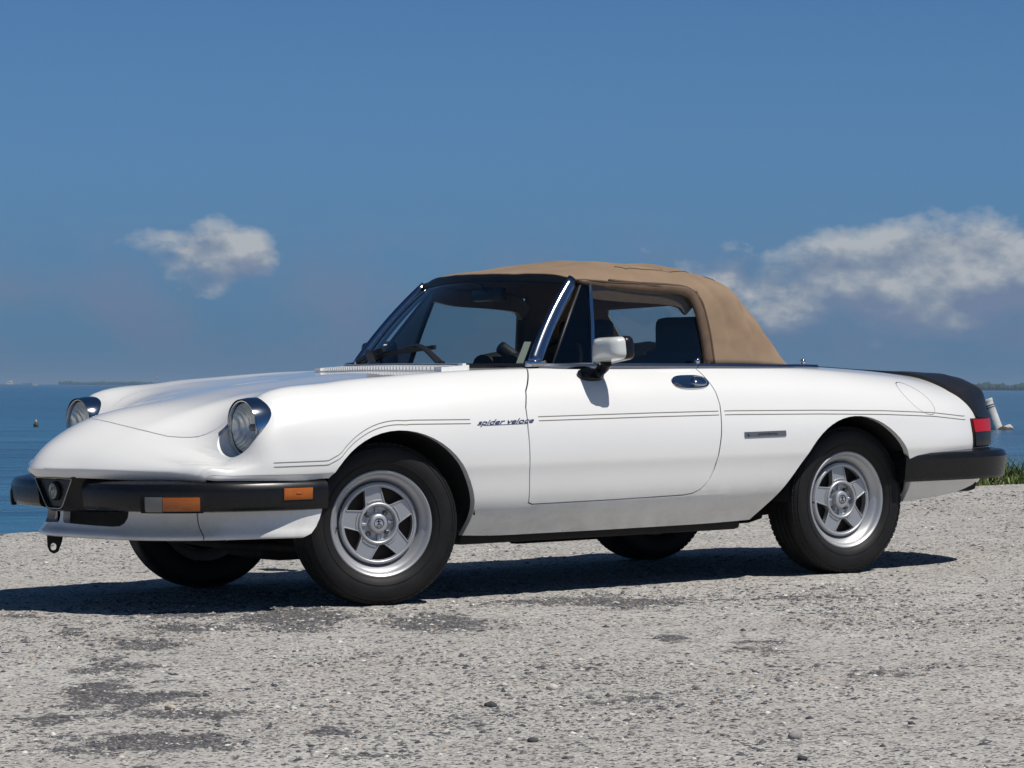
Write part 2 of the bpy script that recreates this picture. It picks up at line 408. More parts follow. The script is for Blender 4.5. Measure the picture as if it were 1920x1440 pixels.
def patch_mask(x, y, raw=False):
    d = np.zeros_like(x)
    for px, py, a, b in PATCH:
        dx, dy = x-px, y-py
        u = (dx*VR[0]+dy*VR[1])/(a*1.15); v = (dx*VF[0]+dy*VF[1])/(b*1.15)
        d = np.maximum(d, np.exp(-(u*u+v*v)*0.9)*(1.0 if (px-CAM.x)*VR[0]+(py-CAM.y)*VR[1] < -0.15*1 else 0.62))
    for px, py, a, b, k in ((-2.15, -2.75, .42, 1.05, .34), (-2.5, -3.9, .36, .40, .36), (-0.6, -0.95, .45, .6, .22), (-1.5, -3.95, .35, .35, .22), (.3, -1.3, .7, .5, .16)):
        dx, dy = x-px, y-py
        u = (dx*VR[0]+dy*VR[1])/a; v = (dx*VF[0]+dy*VF[1])/b; d = d+k*np.exp(-(u*u+v*v))
    n = 0.55*fbm(x*5, y*5, 5, 11, 0.68)+0.45*fbm(x*16+y*3, y*16-x*3, 4, 13, 0.7); n2 = fbm(x*0.9, y*0.9, 3, 31)
    m = d*1.0+(n-0.5)*2.3+np.clip((n2-0.57)*1.6, -0.25, 0.30)
    return m if raw else np.clip((m-0.46)/0.20, 0, 1)
def gz(x, y, fine=True):
    x = np.asarray(x, float); y = np.asarray(y, float)
    z = 0.022665*30*np.tanh(x/30)-0.00353*20*np.tanh(y/20)
    edge = 4.92+0.18*(fbm(x*0.35, y*0+3.1, 3, 5)-0.5)+0.10*(fbm(x*2.1, y*0+1.7, 3, 6)-0.5)
    t = np.clip((y-edge)/1.6, 0, 1); z = z-(t*t*(3-2*t))*1.5-np.clip((y-edge-1.6)*0.05, 0, 1.2)
    near = np.exp(-((x-1.1)/1.9)**4-((y)/1.0)**4)
    z = z+0.045*(fbm(x*0.5, y*0.5, 3, 21)-0.5)*(1-near)
    if fine:
        m = patch_mask(x, y)
        z = z+0.014*(fbm(x*3.5, y*3.5, 4, 22)-0.5)*(1-0.6*near)+0.0075*(fbm(x*22, y*22, 3, 23)-0.5)+0.006*m*(fbm(x*30, y*30, 2, 24)-0.2)
    return z
def spaced(lo, hi, step, far, g=1.18):
    c = list(np.arange(lo, hi+1e-6, step)); s = step; a = hi; b = []
    while a < far: s *= g; a += s; b.append(a)
    s = step; a = lo; d = []
    while a > -far: s *= g; a -= s; d.append(a)
    return np.array(d[::-1]+c+b)
gx = spaced(-3.9, 5.6, 0.0165, 260); gy = spaced(-5.9, 5.0, 0.0165, 260)
gy = gy[gy < 40]
XX, YY = np.meshgrid(gx, gy, indexing='ij')
ZZ = gz(XX, YY)
nx, ny = XX.shape
idx = np.arange(nx*ny).reshape(nx, ny)
Fq = np.stack([idx[:-1, :-1], idx[1:, :-1], idx[1:, 1:], idx[:-1, 1:]], -1).reshape(-1, 4)
me = big_mesh('ground', np.stack([XX, YY, ZZ], -1).reshape(-1, 3), Fq, 4)
at = me.attributes.new('patch', 'FLOAT', 'POINT'); at.data.foreach_set('value', patch_mask(XX, YY, True).ravel().astype(np.float32))
def ground_material():
    m = bpy.data.materials.new('crushed_shell'); m.use_nodes = True; t = NT(m.node_tree); p = t.n['Principled BSDF']
    tc = t.new('ShaderNodeTexCoord').outputs['Object']
    def noise(sc, det=4.0, r=0.6):
        return t.new('ShaderNodeTexNoise', i_Vector=tc, i_Scale=sc, i_Detail=det, i_Roughness=r).outputs[0]
    c = t.mix(t.ramp(noise(1.3, 5), [(0.35, 0.0), (0.65, 1.0)]), (0.405, 0.385, 0.355), (0.49, 0.475, 0.445))
    c = t.mix(t.ramp(noise(9, 5, 0.7), [(0.44, 0.0), (0.70, 0.55)]), c, (0.33, 0.32, 0.305))
    c = t.mix(t.ramp(noise(45, 5, 0.75), [(0.52, 0.0), (0.66, 0.55)]), c, (0.24, 0.235, 0.235))
    c = t.mix(t.ramp(noise(2.2, 3), [(0.55, 0.0), (0.75, 0.5)]), c, (0.43, 0.375, 0.325))
    # aggregate: dark and pale grains
    v1 = t.new('ShaderNodeTexVoronoi', i_Vector=tc, i_Scale=75.0); g1 = t.new('ShaderNodeSeparateColor'); t.link(v1.outputs['Color'], g1.inputs[0])
    c = t.mix(t.math('MULTIPLY', t.math('GREATER_THAN', g1.outputs[0], 0.88), 0.85), c, (0.07, 0.07, 0.078))
    v2 = t.new('ShaderNodeTexVoronoi', i_Vector=tc, i_Scale=130.0); g2 = t.new('ShaderNodeSeparateColor'); t.link(v2.outputs['Color'], g2.inputs[0])
    c = t.mix(t.math('MULTIPLY', t.math('GREATER_THAN', g2.outputs[1], 0.88), 0.7), c, (0.62, 0.59, 0.54))
    c = t.mix(t.math('MULTIPLY', t.math('GREATER_THAN', g2.outputs[0], 0.90), 0.8), c, (0.06, 0.06, 0.068))
    a = t.new('ShaderNodeAttribute', attribute_name='patch').outputs['Fac']
    rag = t.math('ADD', t.math('MULTIPLY', t.math('SUBTRACT', noise(26, 5, 0.75), 0.5), 1.5), t.math('MULTIPLY', t.math('SUBTRACT', noise(95, 3, 0.7), 0.5), 1.1))
    pm = t.math('MULTIPLY', t.math('SUBTRACT', t.math('ADD', a, rag), 0.56), 7.0, clamp=True)
    c = t.mix(t.math('MULTIPLY', pm, 0.96), c, t.mix(t.math('GREATER_THAN', g2.outputs[1], 0.80), (0.085, 0.084, 0.088), (0.25, 0.24, 0.23)))
    t.link(c, p.inputs['Base Color']); p.inputs['Roughness'].default_value = 0.93; p.inputs['Specular IOR Level'].default_value = 0.2
    h = t.math('ADD', t.math('MULTIPLY', noise(90, 5, 0.7), 0.7), t.math('MULTIPLY', v1.outputs['Distance'], 0.8))
    b = t.new('ShaderNodeBump', i_Strength=0.75, i_Distance=0.007, i_Height=h); t.link(b.outputs[0], p.inputs['Normal'])
    return m
ground = link('ground', me, ground_material()); tag(ground, kind='structure')

# loose chips: too many to count
def chips(name, n, smin, smax, seed, cols, prob, parea, parent=None):
    r = np.random.default_rng(seed)
    d = np.sqrt(r.uniform(parea[0]**2, parea[1]**2, n)); l = r.uniform(-0.2, 0.2, n)*d
    x = CAM.x+VF[0]*d+VR[0]*l; y = CAM.y+VF[1]*d+VR[1]*l
    dens = np.clip((fbm(x*0.8, y*0.8, 4, 41)-0.32)*2.2+(fbm(x*4, y*4, 3, 43)-0.5)*1.2+0.8*patch_mask(x, y), 0.05, 1)
    k = (r.uniform(size=n) < dens) & (y < 4.85)
    x, y = x[k], y[k]; n = len(x)
    s = smin*(smax/smin)**(r.uniform(size=n)**3.0)
    base = np.array([(1, 0, 0), (-1, 0, 0), (0, 1, 0), (0, -1, 0), (0, 0, 1), (0.62, 0.62, 0.45), (-0.6, 0.55, 0.5), (0.5, -0.65, 0.5), (-0.55, -0.6, 0.42)])
    F = np.array([(0, 5, 7), (5, 0, 2), (2, 6, 5), (6, 2, 1), (1, 8, 6), (8, 1, 3), (3, 7, 8), (7, 3, 0), (4, 5, 6), (4, 6, 8), (4, 8, 7), (4, 7, 5)])
    V = base[None]*(1+r.uniform(-0.38, 0.38, (n, 9, 3)))
    V[:, :, 0] *= r.uniform(0.8, 1.6, (n, 1)); V[:, :, 2] *= r.uniform(0.3, 0.75, (n, 1))
    a = r.uniform(0, 6.283, n); ca, sa = np.cos(a)[:, None], np.sin(a)[:, None]
    X = (V[:, :, 0]*ca-V[:, :, 1]*sa)*s[:, None]*0.5+x[:, None]; Y = (V[:, :, 0]*sa+V[:, :, 1]*ca)*s[:, None]*0.5+y[:, None]
    Z = V[:, :, 2]*s[:, None]*0.5+(gz(x, y)-0.12*s)[:, None]
    VV = np.stack([X, Y, Z], -1).reshape(-1, 3); FF = (F[None]+9*np.arange(n)[:, None, None]).reshape(-1, 3)
    me = big_mesh(name, VV, FF, 3)
    ci = r.choice(len(cols), n, p=prob); C = np.array(cols)[ci]*r.uniform(0.75, 1.3, (n, 1)); C = np.repeat(C, 9, 0)
    ca_ = me.color_attributes.new('tint', 'FLOAT_COLOR', 'POINT'); ca_.data.foreach_set('color', np.c_[C, np.ones(len(C))].ravel().astype(np.float32))
    return me
gm = mat('gravel_stone', (0.1, 0.1, 0.1), 0.85, bump=(260.0, 0.5, 0.002), spec=0.25)
t_ = NT(gm.node_tree); t_.link(t_.new('ShaderNodeAttribute', attribute_name='tint').outputs['Color'], t_.n['Principled BSDF'].inputs['Base Color'])
cols = [(0.085, 0.085, 0.095), (0.15, 0.145, 0.145), (0.30, 0.29, 0.27), (0.55, 0.53, 0.49), (0.36, 0.29, 0.22)]
g = link('gravel', chips('gravel', 105000, 0.0042, 0.026, 3, cols, [0.50, 0.20, 0.16, 0.10, 0.04], (6.6, 12.5)), gm, smooth=False); tag(g, kind='stuff')
g = link('gravel', chips('gravel', 60000, 0.008, 0.030, 4, cols, [0.46, 0.20, 0.18, 0.12, 0.04], (12.3, 23.0)), gm, smooth=False); tag(g, kind='stuff')

# the few stones that stand out one by one
def stone(x, y, size, col, label, seed):
    r = random.Random(seed); bm = bmesh.new(); bmesh.ops.create_icosphere(bm, subdivisions=2, radius=size/2)
    fl = r.uniform(0.5, 0.75); ax = r.uniform(0.9, 1.35)
    for v in bm.verts:
        n_ = 1+0.20*(float(vnoise(np.array([v.co.x*2.4/size+seed]), np.array([v.co.y*2.4/size+v.co.z*1.9/size]), seed)[0])-0.5)*2
        v.co = Vector((v.co.x*n_*ax, v.co.y*n_, v.co.z*n_*fl))
    o = from_bm('stone', bm, mat('stone_'+str(seed), col, 0.85, vary=(60.0, tuple(c*0.7 for c in col), 0.8), bump=(150.0, 0.5, 0.003)))
    o.location = (x, y, float(gz(x, y))+size*fl*0.22); o.rotation_euler = (0, 0, r.uniform(0, 6))
    tag(o, label, 'stone', 'larger stones lying loose on the shell ground')
stone(-2.284, -3.174, 0.030, (0.50, 0.44, 0.36), 'pale rounded stone lying beside the dark asphalt patches at lower left', 1)
stone(-1.48, -4.719, 0.036, (0.30, 0.295, 0.28), 'light grey rounded stone near the bottom edge, right of centre', 2)
stone(-1.966, -4.34, 0.026, (0.07, 0.07, 0.075), 'dark angular stone lying near the bottom edge at mid picture', 3)
stone(-1.343, -3.35, 0.023, (0.60, 0.56, 0.50), 'small whitish shell-like stone in front of the front wheel, left of a similar bigger one', 4)
stone(-1.272, -3.474, 0.030, (0.62, 0.58, 0.51), 'whitish pointed stone lying on bare pale ground below the car door', 5)
stone(-1.6, -3.65, 0.027, (0.065, 0.065, 0.072), 'dark flat stone in the open ground below the front wheel', 6)
stone(-1.719, -5.023, 0.026, (0.06, 0.06, 0.066), 'black flat stone lowest in the picture, below the light grey stone', 7)

# grass on the bank
def grass(name, n, x0, x1, y0, y1, seed):
    r = np.random.default_rng(seed)
    x = r.uniform(x0, x1, n); y = y0+(y1-y0)*r.uniform(size=n)**0.9
    k = r.uniform(size=n) < np.clip((fbm(x*2.2, y*2.2, 3, 61)-0.25)*3, 0.08, 1); x, y = x[k], y[k]; n = len(x)
    h = r.uniform(0.10, 0.34, n)*(0.5+1.2*fbm(x*1.3, y*1.3, 3, 62))*np.clip((y-y0+0.06)/0.35, 0.3, 1.25)
    a = r.uniform(0, 6.283, n); le = r.uniform(0.15, 0.9, n)*h; wd = r.uniform(0.003, 0.007, n)
    z = gz(x, y, False); dx, dy = np.cos(a), np.sin(a); sx, sy = -dy*wd, dx*wd
    P = []
    for f, ww, hh in ((0, 1, 0), (0.3, 0.85, 0.55), (1, 0.12, 1)):
        for s in (-1, 1):
            P.append(np.stack([x+dx*le*f+s*sx*ww, y+dy*le*f+s*sy*ww, z-0.01+h*hh*(1-0.25*f)], -1))
    V = np.stack(P, 1).reshape(-1, 3); F = np.array([(0, 1, 3, 2), (2, 3, 5, 4)])[None]+6*np.arange(n)[:, None, None]
    me = big_mesh(name, V, F.reshape(-1, 4), 4)
    c = np.array([(0.105, 0.165, 0.035), (0.150, 0.200, 0.052), (0.065, 0.115, 0.026), (0.30, 0.25, 0.115)])[r.choice(4, n, p=[.4, .25, .2, .15])]*r.uniform(0.7, 1.25, (n, 1))
    ca_ = me.color_attributes.new('tint', 'FLOAT_COLOR', 'POINT'); ca_.data.foreach_set('color', np.c_[np.repeat(c, 6, 0), np.ones(6*n)].ravel().astype(np.float32))
    return me
grm = mat('grass_blade', (0.08, 0.13, 0.03), 0.6, spec=0.3)
t_ = NT(grm.node_tree); t_.link(t_.new('ShaderNodeAttribute', attribute_name='tint').outputs['Color'], t_.n['Principled BSDF'].inputs['Base Color'])
g = link('grass', grass('grass', 75000, 7.4, 15.5, 4.84, 6.1, 5), grm); tag(g, kind='stuff')
g = link('grass', grass('grass', 6000, 3.0, 7.6, 5.05, 6.0, 6), grm); tag(g, kind='stuff')

# water
def water_material():
    m = bpy.data.materials.new('bay_water'); m.use_nodes = True; t = NT(m.node_tree); p = t.n['Principled BSDF']
    p.inputs['Base Color'].default_value = (0.010, 0.055, 0.115, 1); p.inputs['Roughness'].default_value = 0.16; p.inputs['IOR'].default_value = 1.33
    tc = t.new('ShaderNodeTexCoord').outputs['Object']
    n0 = t.new('ShaderNodeTexNoise', i_Vector=tc, i_Scale=0.035, i_Detail=4.0)
    c = t.mix(t.ramp(n0.outputs[0], [(0.38, 0.0), (0.62, 1.0)]), (0.013, 0.080, 0.155), (0.028, 0.130, 0.225)); t.link(c, p.inputs['Base Color'])
    mp = t.new('ShaderNodeMapping', i_Vector=tc, i_Rotation=(0, 0, 0.62), i_Scale=(0.55, 1.25, 1))
    ms = t.new('ShaderNodeMapping', i_Vector=tc, i_Rotation=(0, 0, 0.62), i_Scale=(0.10, 0.55, 1))
    ns = t.new('ShaderNodeTexNoise', i_Vector=ms.outputs[0], i_Scale=1.0, i_Detail=6.0, i_Roughness=0.62)
    t.link(t.mix(t.ramp(ns.outputs[0], [(0.42, 0.0), (0.58, 0.7)]), c, (0.005, 0.038, 0.090)), p.inputs['Base Color'])  # dark streaks painted into the colour, standing in for reflections off the ripples
    n1 = t.new('ShaderNodeTexNoise', i_Vector=mp.outputs[0], i_Scale=2.2, i_Detail=5.0, i_Roughness=0.55)
    n2 = t.new('ShaderNodeTexNoise', i_Vector=mp.outputs[0], i_Scale=0.42, i_Detail=3.0)
    h = t.math('ADD', t.math('MULTIPLY', n1.outputs[0], 0.17), t.math('MULTIPLY', n2.outputs[0], 0.42))
    b = t.new('ShaderNodeBump', i_Strength=1.0, i_Distance=1.0, i_Height=h); t.link(b.outputs[0], p.inputs['Normal'])
    return m
wx = [-26000, -4000, -600, -100, 0, 100, 600, 4000, 26000]; wy = [-40, 5.2, 60, 300, 1500, 6000, 26000]
o = np_mesh('water', [(x, y, SEA) for x in wx for y in wy], [(i*7+j, i*7+7+j, i*7+8+j, i*7+j+1) for i in range(8) for j in range(1, 6)], water_material())
tag(o, kind='structure')

# ------------------------------------------------------------------ the car (own frame: x to the rear, -y the side we see, z up from the ground plane)
TILT = Matrix(((0.999743262, 4.003e-05, -0.0226585262), (4.003e-05, 0.999993759, 0.00353286416), (0.0226585262, -0.00353286416, 0.999737020)))
car = empty('convertible_car'); car.rotation_euler = TILT.to_euler()
tag(car, 'white two seat classic convertible with tan soft top raised, parked beside the water', 'car')

def X(x, rows): return [(x, y, z) for y, z in rows]
NET = [
 [(-.698, .655, .470), (-.699, .655, .4705), (-.700, .654, .471), (-.702, .650, .471), (-.715, .625, .472), (-.726, .602, .473), (-.748, .557, .475), (-.776, .503, .477), (-.838, .373, .480), (-.930, .185, .486), (-1.018, 0, .490)],
 [(-.708, .670, .483), (-.712, .672, .485), (-.717, .672, .488), (-.722, .668, .490), (-.734, .642, .494), (-.746, .620, .497), (-.768, .575, .502), (-.795, .520, .507), (-.858, .390, .512), (-.953, .192, .518), (-1.045, 0, .521)],
 [(-.703, .675, .482), (-.707, .677, .486), (-.713, .676, .492), (-.719, .672, .497), (-.731, .646, .503), (-.743, .624, .508), (-.764, .579, .513), (-.791, .523, .517), (-.853, .391, .522), (-.948, .191, .528), (-1.038, 0, .533)],
 [(-.625, .710, .478), (-.625, .714, .486), (-.625, .716, .497), (-.622, .713, .507), (-.610, .694, .522), (-.600, .676, .532), (-.592, .640, .541), (-.600, .572, .548), (-.655, .43, .596), (-.80, .22, .633), (-.905, 0, .646)],
 [(-.51, .758, .475), (-.51, .763, .485), (-.51, .768, .498), (-.508, .768, .511), (-.510, .762, .552), (-.517, .745, .602), (-.522, .705, .648), (-.530, .622, .672), (-.535, .475, .656), (-.625, .23, .697), (-.710, 0, .722)],
 [(-.40, .775, .472), (-.40, .780, .484), (-.40, .785, .497), (-.40, .786, .511), (-.412, .779, .568), (-.432, .764, .628), (-.455, .722, .700), (-.475, .628, .764), (-.435, .50, .745), (-.43, .26, .752), (-.43, 0, .764)],
 X(-.15, [(.765, .455), (.785, .477), (.803, .497), (.805, .512), (.80, .58), (.786, .645), (.737, .742), (.632, .817), (.525, .809), (.28, .799), (0, .805)]),
 X(.10, [(.70, .27), (.772, .37), (.806, .497), (.808, .512), (.806, .59), (.791, .655), (.742, .752), (.638, .834), (.545, .828), (.29, .822), (0, .828)]),
 X(.40, [(.70, .238), (.782, .35), (.811, .497), (.812, .512), (.808, .595), (.795, .66), (.746, .765), (.65, .848), (.58, .845), (.30, .848), (0, .852)]),
 X(.80, [(.70, .232), (.786, .35), (.813, .497), (.814, .512), (.810, .598), (.797, .662), (.752, .77), (.668, .848), (.64, .856), (.40, .862), (0, .865)]),
 X(1.2, [(.70, .232), (.786, .35), (.814, .497), (.815, .512), (.811, .598), (.798, .662), (.755, .768), (.672, .845), (.645, .852), (.40, .858), (0, .86)]),
 X(1.6, [(.70, .235), (.785, .352), (.814, .498), (.815, .513), (.811, .598), (.797, .66), (.753, .765), (.672, .84), (.645, .848), (.40, .855), (0, .858)]),
 X(2.05, [(.70, .252), (.778, .36), (.811, .498), (.812, .513), (.808, .597), (.792, .657), (.745, .758), (.658, .828), (.605, .840), (.33, .85), (0, .855)]),
 X(2.4, [(.70, .27), (.765, .365), (.803, .498), (.804, .513), (.795, .593), (.783, .65), (.732, .743), (.642, .804), (.57, .821), (.30, .838), (0, .844)]),
 X(2.7, [(.685, .285), (.737, .37), (.772, .498), (.773, .512), (.765, .586), (.752, .64), (.703, .715), (.615, .774), (.54, .796), (.28, .813), (0, .818)]),
 [(2.93, .645, .305), (2.94, .682, .38), (2.95, .708, .498), (2.95, .709, .512), (2.95, .70, .577), (2.95, .688, .622), (2.95, .652, .68), (2.95, .585, .734), (2.96, .51, .764), (2.985, .27, .783), (3.0, 0, .788)],
 [(3.07, .60, .33), (3.09, .625, .39), (3.108, .635, .498), (3.108, .636, .512), (3.106, .628, .572), (3.102, .620, .615), (3.098, .596, .668), (3.10, .55, .722), (3.11, .47, .750), (3.17, .25, .770), (3.20, 0, .776)],
 [(3.17, .53, .34), (3.195, .55, .40), (3.206, .553, .498), (3.206, .553, .512), (3.210, .550, .56), (3.212, .543, .60), (3.212, .525, .645), (3.226, .495, .690), (3.238, .42, .714), (3.285, .22, .730), (3.305, 0, .736)],
 [(3.21, .44, .35), (3.23, .45, .40), (3.25, .46, .48), (3.252, .46, .49), (3.255, .46, .51), (3.26, .455, .525), (3.26, .44, .535), (3.268, .40, .54), (3.285, .33, .54), (3.305, .17, .535), (3.318, 0, .53)],
]
for r_ in NET:                           # straight run just under the side crease keeps the crease crisp
    b_, c_ = np.array(r_[1]), np.array(r_[2]); r_.insert(2, tuple(c_*.84+b_*.16))
SURF = net_surface(NET, 0.035, 0.016)
def surf_bm(): return grid_bm(SURF)
bm0 = surf_bm()
bm0.normal_update()
fc = min(bm0.faces, key=lambda f: (f.calc_center_median()-Vector((1.2, -.81, .5))).length)
FLIP = fc.normal.y > 0
if FLIP: bmesh.ops.reverse_faces(bm0, faces=bm0.faces)
BV = BVHTree.FromBMesh(bm0)
VN = {}
bm0.normal_update()
def nrm_at(p):
    h = BV.find_nearest(p); return h[1] if h and h[1] is not None else Vector((0, 0, 1))
def side_pt(x, z, off=0.0, s=-1):
    h = BV.ray_cast(Vector((x, s*2.0, z)), Vector((0, -s, 0)))
    return (h[0]+h[1]*off, h[1]) if h[0] is not None else (Vector((x, s*.8, z)), Vector((0, s, 0)))
def top_pt(x, y, off=0.0):
    h = BV.ray_cast(Vector((x, y, 2.0)), Vector((0, 0, -1))); return (h[0]+h[1]*off, h[1])
def front_pt(y, z):
    h = BV.ray_cast(Vector((-3, y, z)), Vector((1, 0, 0))); return h[0]

near_f = lambda c: c.y < -0.35
far_f = lambda c: c.y > 0.35
side_f = {-1: near_f, 1: far_f}
top_f = lambda c: c.z > 0.45

FA = (0.028, 0.297); RA = 0.343           # front arch
ARCH_F = [(FA[0]+RA*math.cos(2*math.pi*i/56), FA[1]+RA*math.sin(2*math.pi*i/56)) for i in range(56)]
ra = [(2.245+0.335*math.cos(a), 0.300+0.340*math.sin(a)) for a in np.linspace(-1.2, math.pi*0.86, 40)]
ARCH_R = ra+[(1.90, .40), (1.855, .335), (1.81, .275), (1.775, .245), (1.72, .20), (1.95, .0), (2.3, -.03)]
def hull2(p):
    p = sorted(set((round(a, 5), round(b, 5)) for a, b in p)); cr_ = lambda o, a, b: (a[0]-o[0])*(b[1]-o[1])-(a[1]-o[1])*(b[0]-o[0]); L = []; U = []
    for q in p:
        while len(L) > 1 and cr_(L[-2], L[-1], q) <= 0: L.pop()
        L.append(q)
    for q in reversed(p):
        while len(U) > 1 and cr_(U[-2], U[-1], q) <= 0: U.pop()
        U.append(q)
    return L[:-1]+U[:-1]
ARCH_R = hull2(ARCH_R)
DOOR = hull2([(.79, .95), (.785, .86), (.72, .838), (.67, .812), (.63, .773), (.605, .71), (.597, .63), (.597, .50), (.606, .352), (.625, .345), (1.0, .347), (1.35, .352), (1.395, .357), (1.435, .374), (1.468, .405), (1.492, .45), (1.507, .50), (1.525, .58), (1.537, .656), (1.543, .70), (1.540, .75), (1.527, .80), (1.505, .845), (1.49, .95)])
COCK = hull2([(.60, 0), (.62, .30), (.68, .48), (.80, .615), (.95, .635), (1.85, .625), (2.0, .57), (2.1, .4), (2.14, 0)]+[(a, -b) for a, b in [(.62, .30), (.68, .48), (.80, .615), (.95, .635), (1.85, .625), (2.0, .57), (2.1, .4)]])
hl = [(-.807, 0), (-.797, .07), (-.775, .14), (-.735, .24), (-.675, .345), (-.60, .425), (-.50, .475), (-.2, .522), (.1, .55), (.25, .558)]
HOOD = hull2(hl+[(a, -b) for a, b in hl])
bl = [(2.24, .0), (2.24, .44), (2.27, .47), (2.6, .44), (2.92, .40), (2.95, .37)]
BOOT = hull2(bl+[(a, -b) for a, b in bl])
FLAP = []
for i in range(36):
    a = 2*math.pi*i/36; c, s_ = 0.098*math.cos(a), 0.050*math.sin(a); th = -0.60
    FLAP.append((2.640+c*math.cos(th)-s_*math.sin(th), 0.702+c*math.sin(th)+s_*math.cos(th)))
HLY, HLZ, HLR = 0.617, 0.662, 0.105
LAMP = [(HLY+HLR*math.cos(2*math.pi*i/48), HLZ+HLR*math.sin(2*math.pi*i/48)) for i in range(48)]

body = bm0.copy()
pieces = []
def take(poly, axis, gap, flt, depth=0.016):
    """cut a panel out of the body leaving an open joint round it; returns the panel"""
    fs = cut(body, poly, axis, flt=flt)
    inner = cut(body, inset(poly, gap), axis, faces=fs)
    S_in = set(inner)
    ring = [f for f in cut_all(body, fs, poly, axis) if f not in S_in]
    nb = split_off(body, inner)
    bmesh.ops.delete(body, geom=[f for f in ring if f.is_valid], context='FACES')
    flange(nb, border(nb), depth, nrm_at)
    flange(body, border(body, near_poly(poly, axis, 0.003, flt)), depth, nrm_at)
    return nb
def cut_all(bm, fs, poly, axis):
    i0, i1 = AX[axis]; P = np.array(ccw(poly)); Q = np.roll(P, -1, 0); D = Q-P; out = []
    for f in bm.faces:
        c = f.calc_center_median(); p = np.array([c[i0], c[i1]])
        d = D[:, 0]*(p[1]-P[:, 1])-D[:, 1]*(p[0]-P[:, 0])
        if d.min() > -1e-9 and cut_all.flt(c): out.append(f)
    return out
def take_panel(poly, axis, gap, flt, depth=0.016):
    cut_all.flt = flt
    return take(poly, axis, gap, flt, depth)

for s in (-1, 1):                       # wheel arches
    for poly in (ARCH_F, ARCH_R):
        fs = cut(body, poly, 'Y', flt=lambda c, s=s: c.y*s > 0.35 and c.z < 0.8)
        bmesh.ops.delete(body, geom=fs, context='FACES')
        ed = border(body, near_poly(poly, 'Y', 0.003, lambda c, s=s: c.y*s > 0.35))
        for e in ed: e.smooth = False
        r = bmesh.ops.extrude_edge_only(body, edges=ed)
        for v in r['geom']:
            if isinstance(v, bmesh.types.BMVert): v.co.y -= s*0.028
fs = cut(body, COCK, 'Z', flt=top_f)    # cockpit
bmesh.ops.delete(body, geom=fs, context='FACES')
flange(body, border(body, near_poly(COCK, 'Z', 0.004, top_f)), 0.03, lambda p: Vector((0, 0, 1)))
lampz = {}
for s in (-1, 1):                       # headlamp openings
    poly = [(y*s, z) for y, z in LAMP]
    lampz[s] = [front_pt(y, z) for y, z in poly]
    fs = cut(body, poly, 'X', flt=lambda c, s=s: c.x < -0.2 and c.y*s > 0.3 and c.z > 0.5)
    bmesh.ops.delete(body, geom=fs, context='FACES')
doors = [take_panel(DOOR, 'Y', 0.0050, lambda c, s=s: c.y*s > 0.35) for s in (-1, 1)]
hood = take_panel(HOOD, 'Z', 0.0055, lambda c: c.z > 0.55)
boot = take_panel(BOOT, 'Z', 0.005, lambda c: c.z > 0.6)
flap = take_panel(FLAP, 'Y', 0.0026, lambda c: c.y < -0.35, 0.008)
for b_ in [body, hood, boot, flap]+doors:
    bmesh.ops.remove_doubles(b_, verts=b_.verts, dist=2e-5)
body_o = from_bm('body', body, M['paint'], car, angle=50)
hood_o = from_bm('hood', hood, M['paint'], car)
from_bm('boot_lid', boot, M['paint'], car)
flap_o = from_bm('fuel_flap', flap, M['paint'], car)
door_o = []
for s, d in zip((-1, 1), doors): door_o.append(from_bm('door', d, M['paint'], car))

# ---- wheel wells, underside
for s in (-1, 1):
    for cx, r_ in ((0.028, .345), (2.245, .350)):
        bm = lathe([(r_, s*0.40), (r_, s*0.775)], 40, 'Y', 0.06 if cx < 1 else .34, math.pi-0.02); bmesh.ops.translate(bm, vec=(cx, 0, .297), verts=bm.verts)
        inn = lathe([(0.0, s*0.40), (r_, s*0.40)], 40, 'Y', 0.06 if cx < 1 else .34, math.pi-0.02); bmesh.ops.translate(inn, vec=(cx, 0, .297), verts=inn.verts)
        from_bm('wheel_well', add_bm(bm, inn), M['dark'], car)
bm = bmesh.new()
add_bm(bm, box((1.07, 0, .235), (1.36, 1.30, .07), .02)); add_bm(bm, box((2.3, 0, .36), (1.5, 0.86, .14), .03)); add_bm(bm, box((-.25, 0, .36), (1.0, .78, .16), .03))
add_bm(bm, box((1.07, 0, .30), (1.40, 1.36, .10), .02)); add_bm(bm, box((2.85, 0, .36), (.5, 1.20, .12), .03)); add_bm(bm, box((-.48, 0, .40), (.36, 1.22, .08), .02))
from_bm('floor_pan', bm, M['under'], car, angle=40)
bm = bmesh.new()
add_bm(bm, box((.12, .05, .22), (.42, .34, .16), .04)); add_bm(bm, box((-.02, .02, .185), (.26, .28, .06), .02))
from_bm('oil_sump', bm, M['under'], car, angle=40)
bm = tube([(.55, .18, .19), (1.2, .2, .185), (1.9, .22, .19), (2.1, .25, .26), (2.5, .25, .30), (2.8, .35, .26)], .026, 10)
add_bm(bm, sweep([(1.25, .2, .185), (1.75, .21, .185)], circ(.085, 14, .055)))
from_bm('exhaust_pipe', bm, M['under'], car, angle=40)
bm = tube([(2.8, .35, .26), (3.2, .36, .265), (3.40, .36, .262)], .026, 12)
from_bm('tailpipe', bm, M['steel'], car)
bm = tube([(2.25, -.6, .297), (2.25, .6, .297)], .04, 10); add_bm(bm, box((2.25, 0, .29), (.22, .2, .22), .06)); add_bm(bm, tube([(2.25, -.45, .27), (1.7, -.42, .24)], .022, 8)); add_bm(bm, tube([(2.25, .45, .27), (1.7, .42, .24)], .022, 8))
from_bm('rear_axle', bm, M['under'], car)
bm = tube([(.02, -.58, .25), (.06, -.2, .24), (.06, .2, .24), (.02, .58, .25)], .024, 8); add_bm(bm, tube([(-.2, -.5, .21), (-.22, 0, .20), (-.2, .5, .21)], .014, 8))
from_bm('front_suspension', bm, M['under'], car)

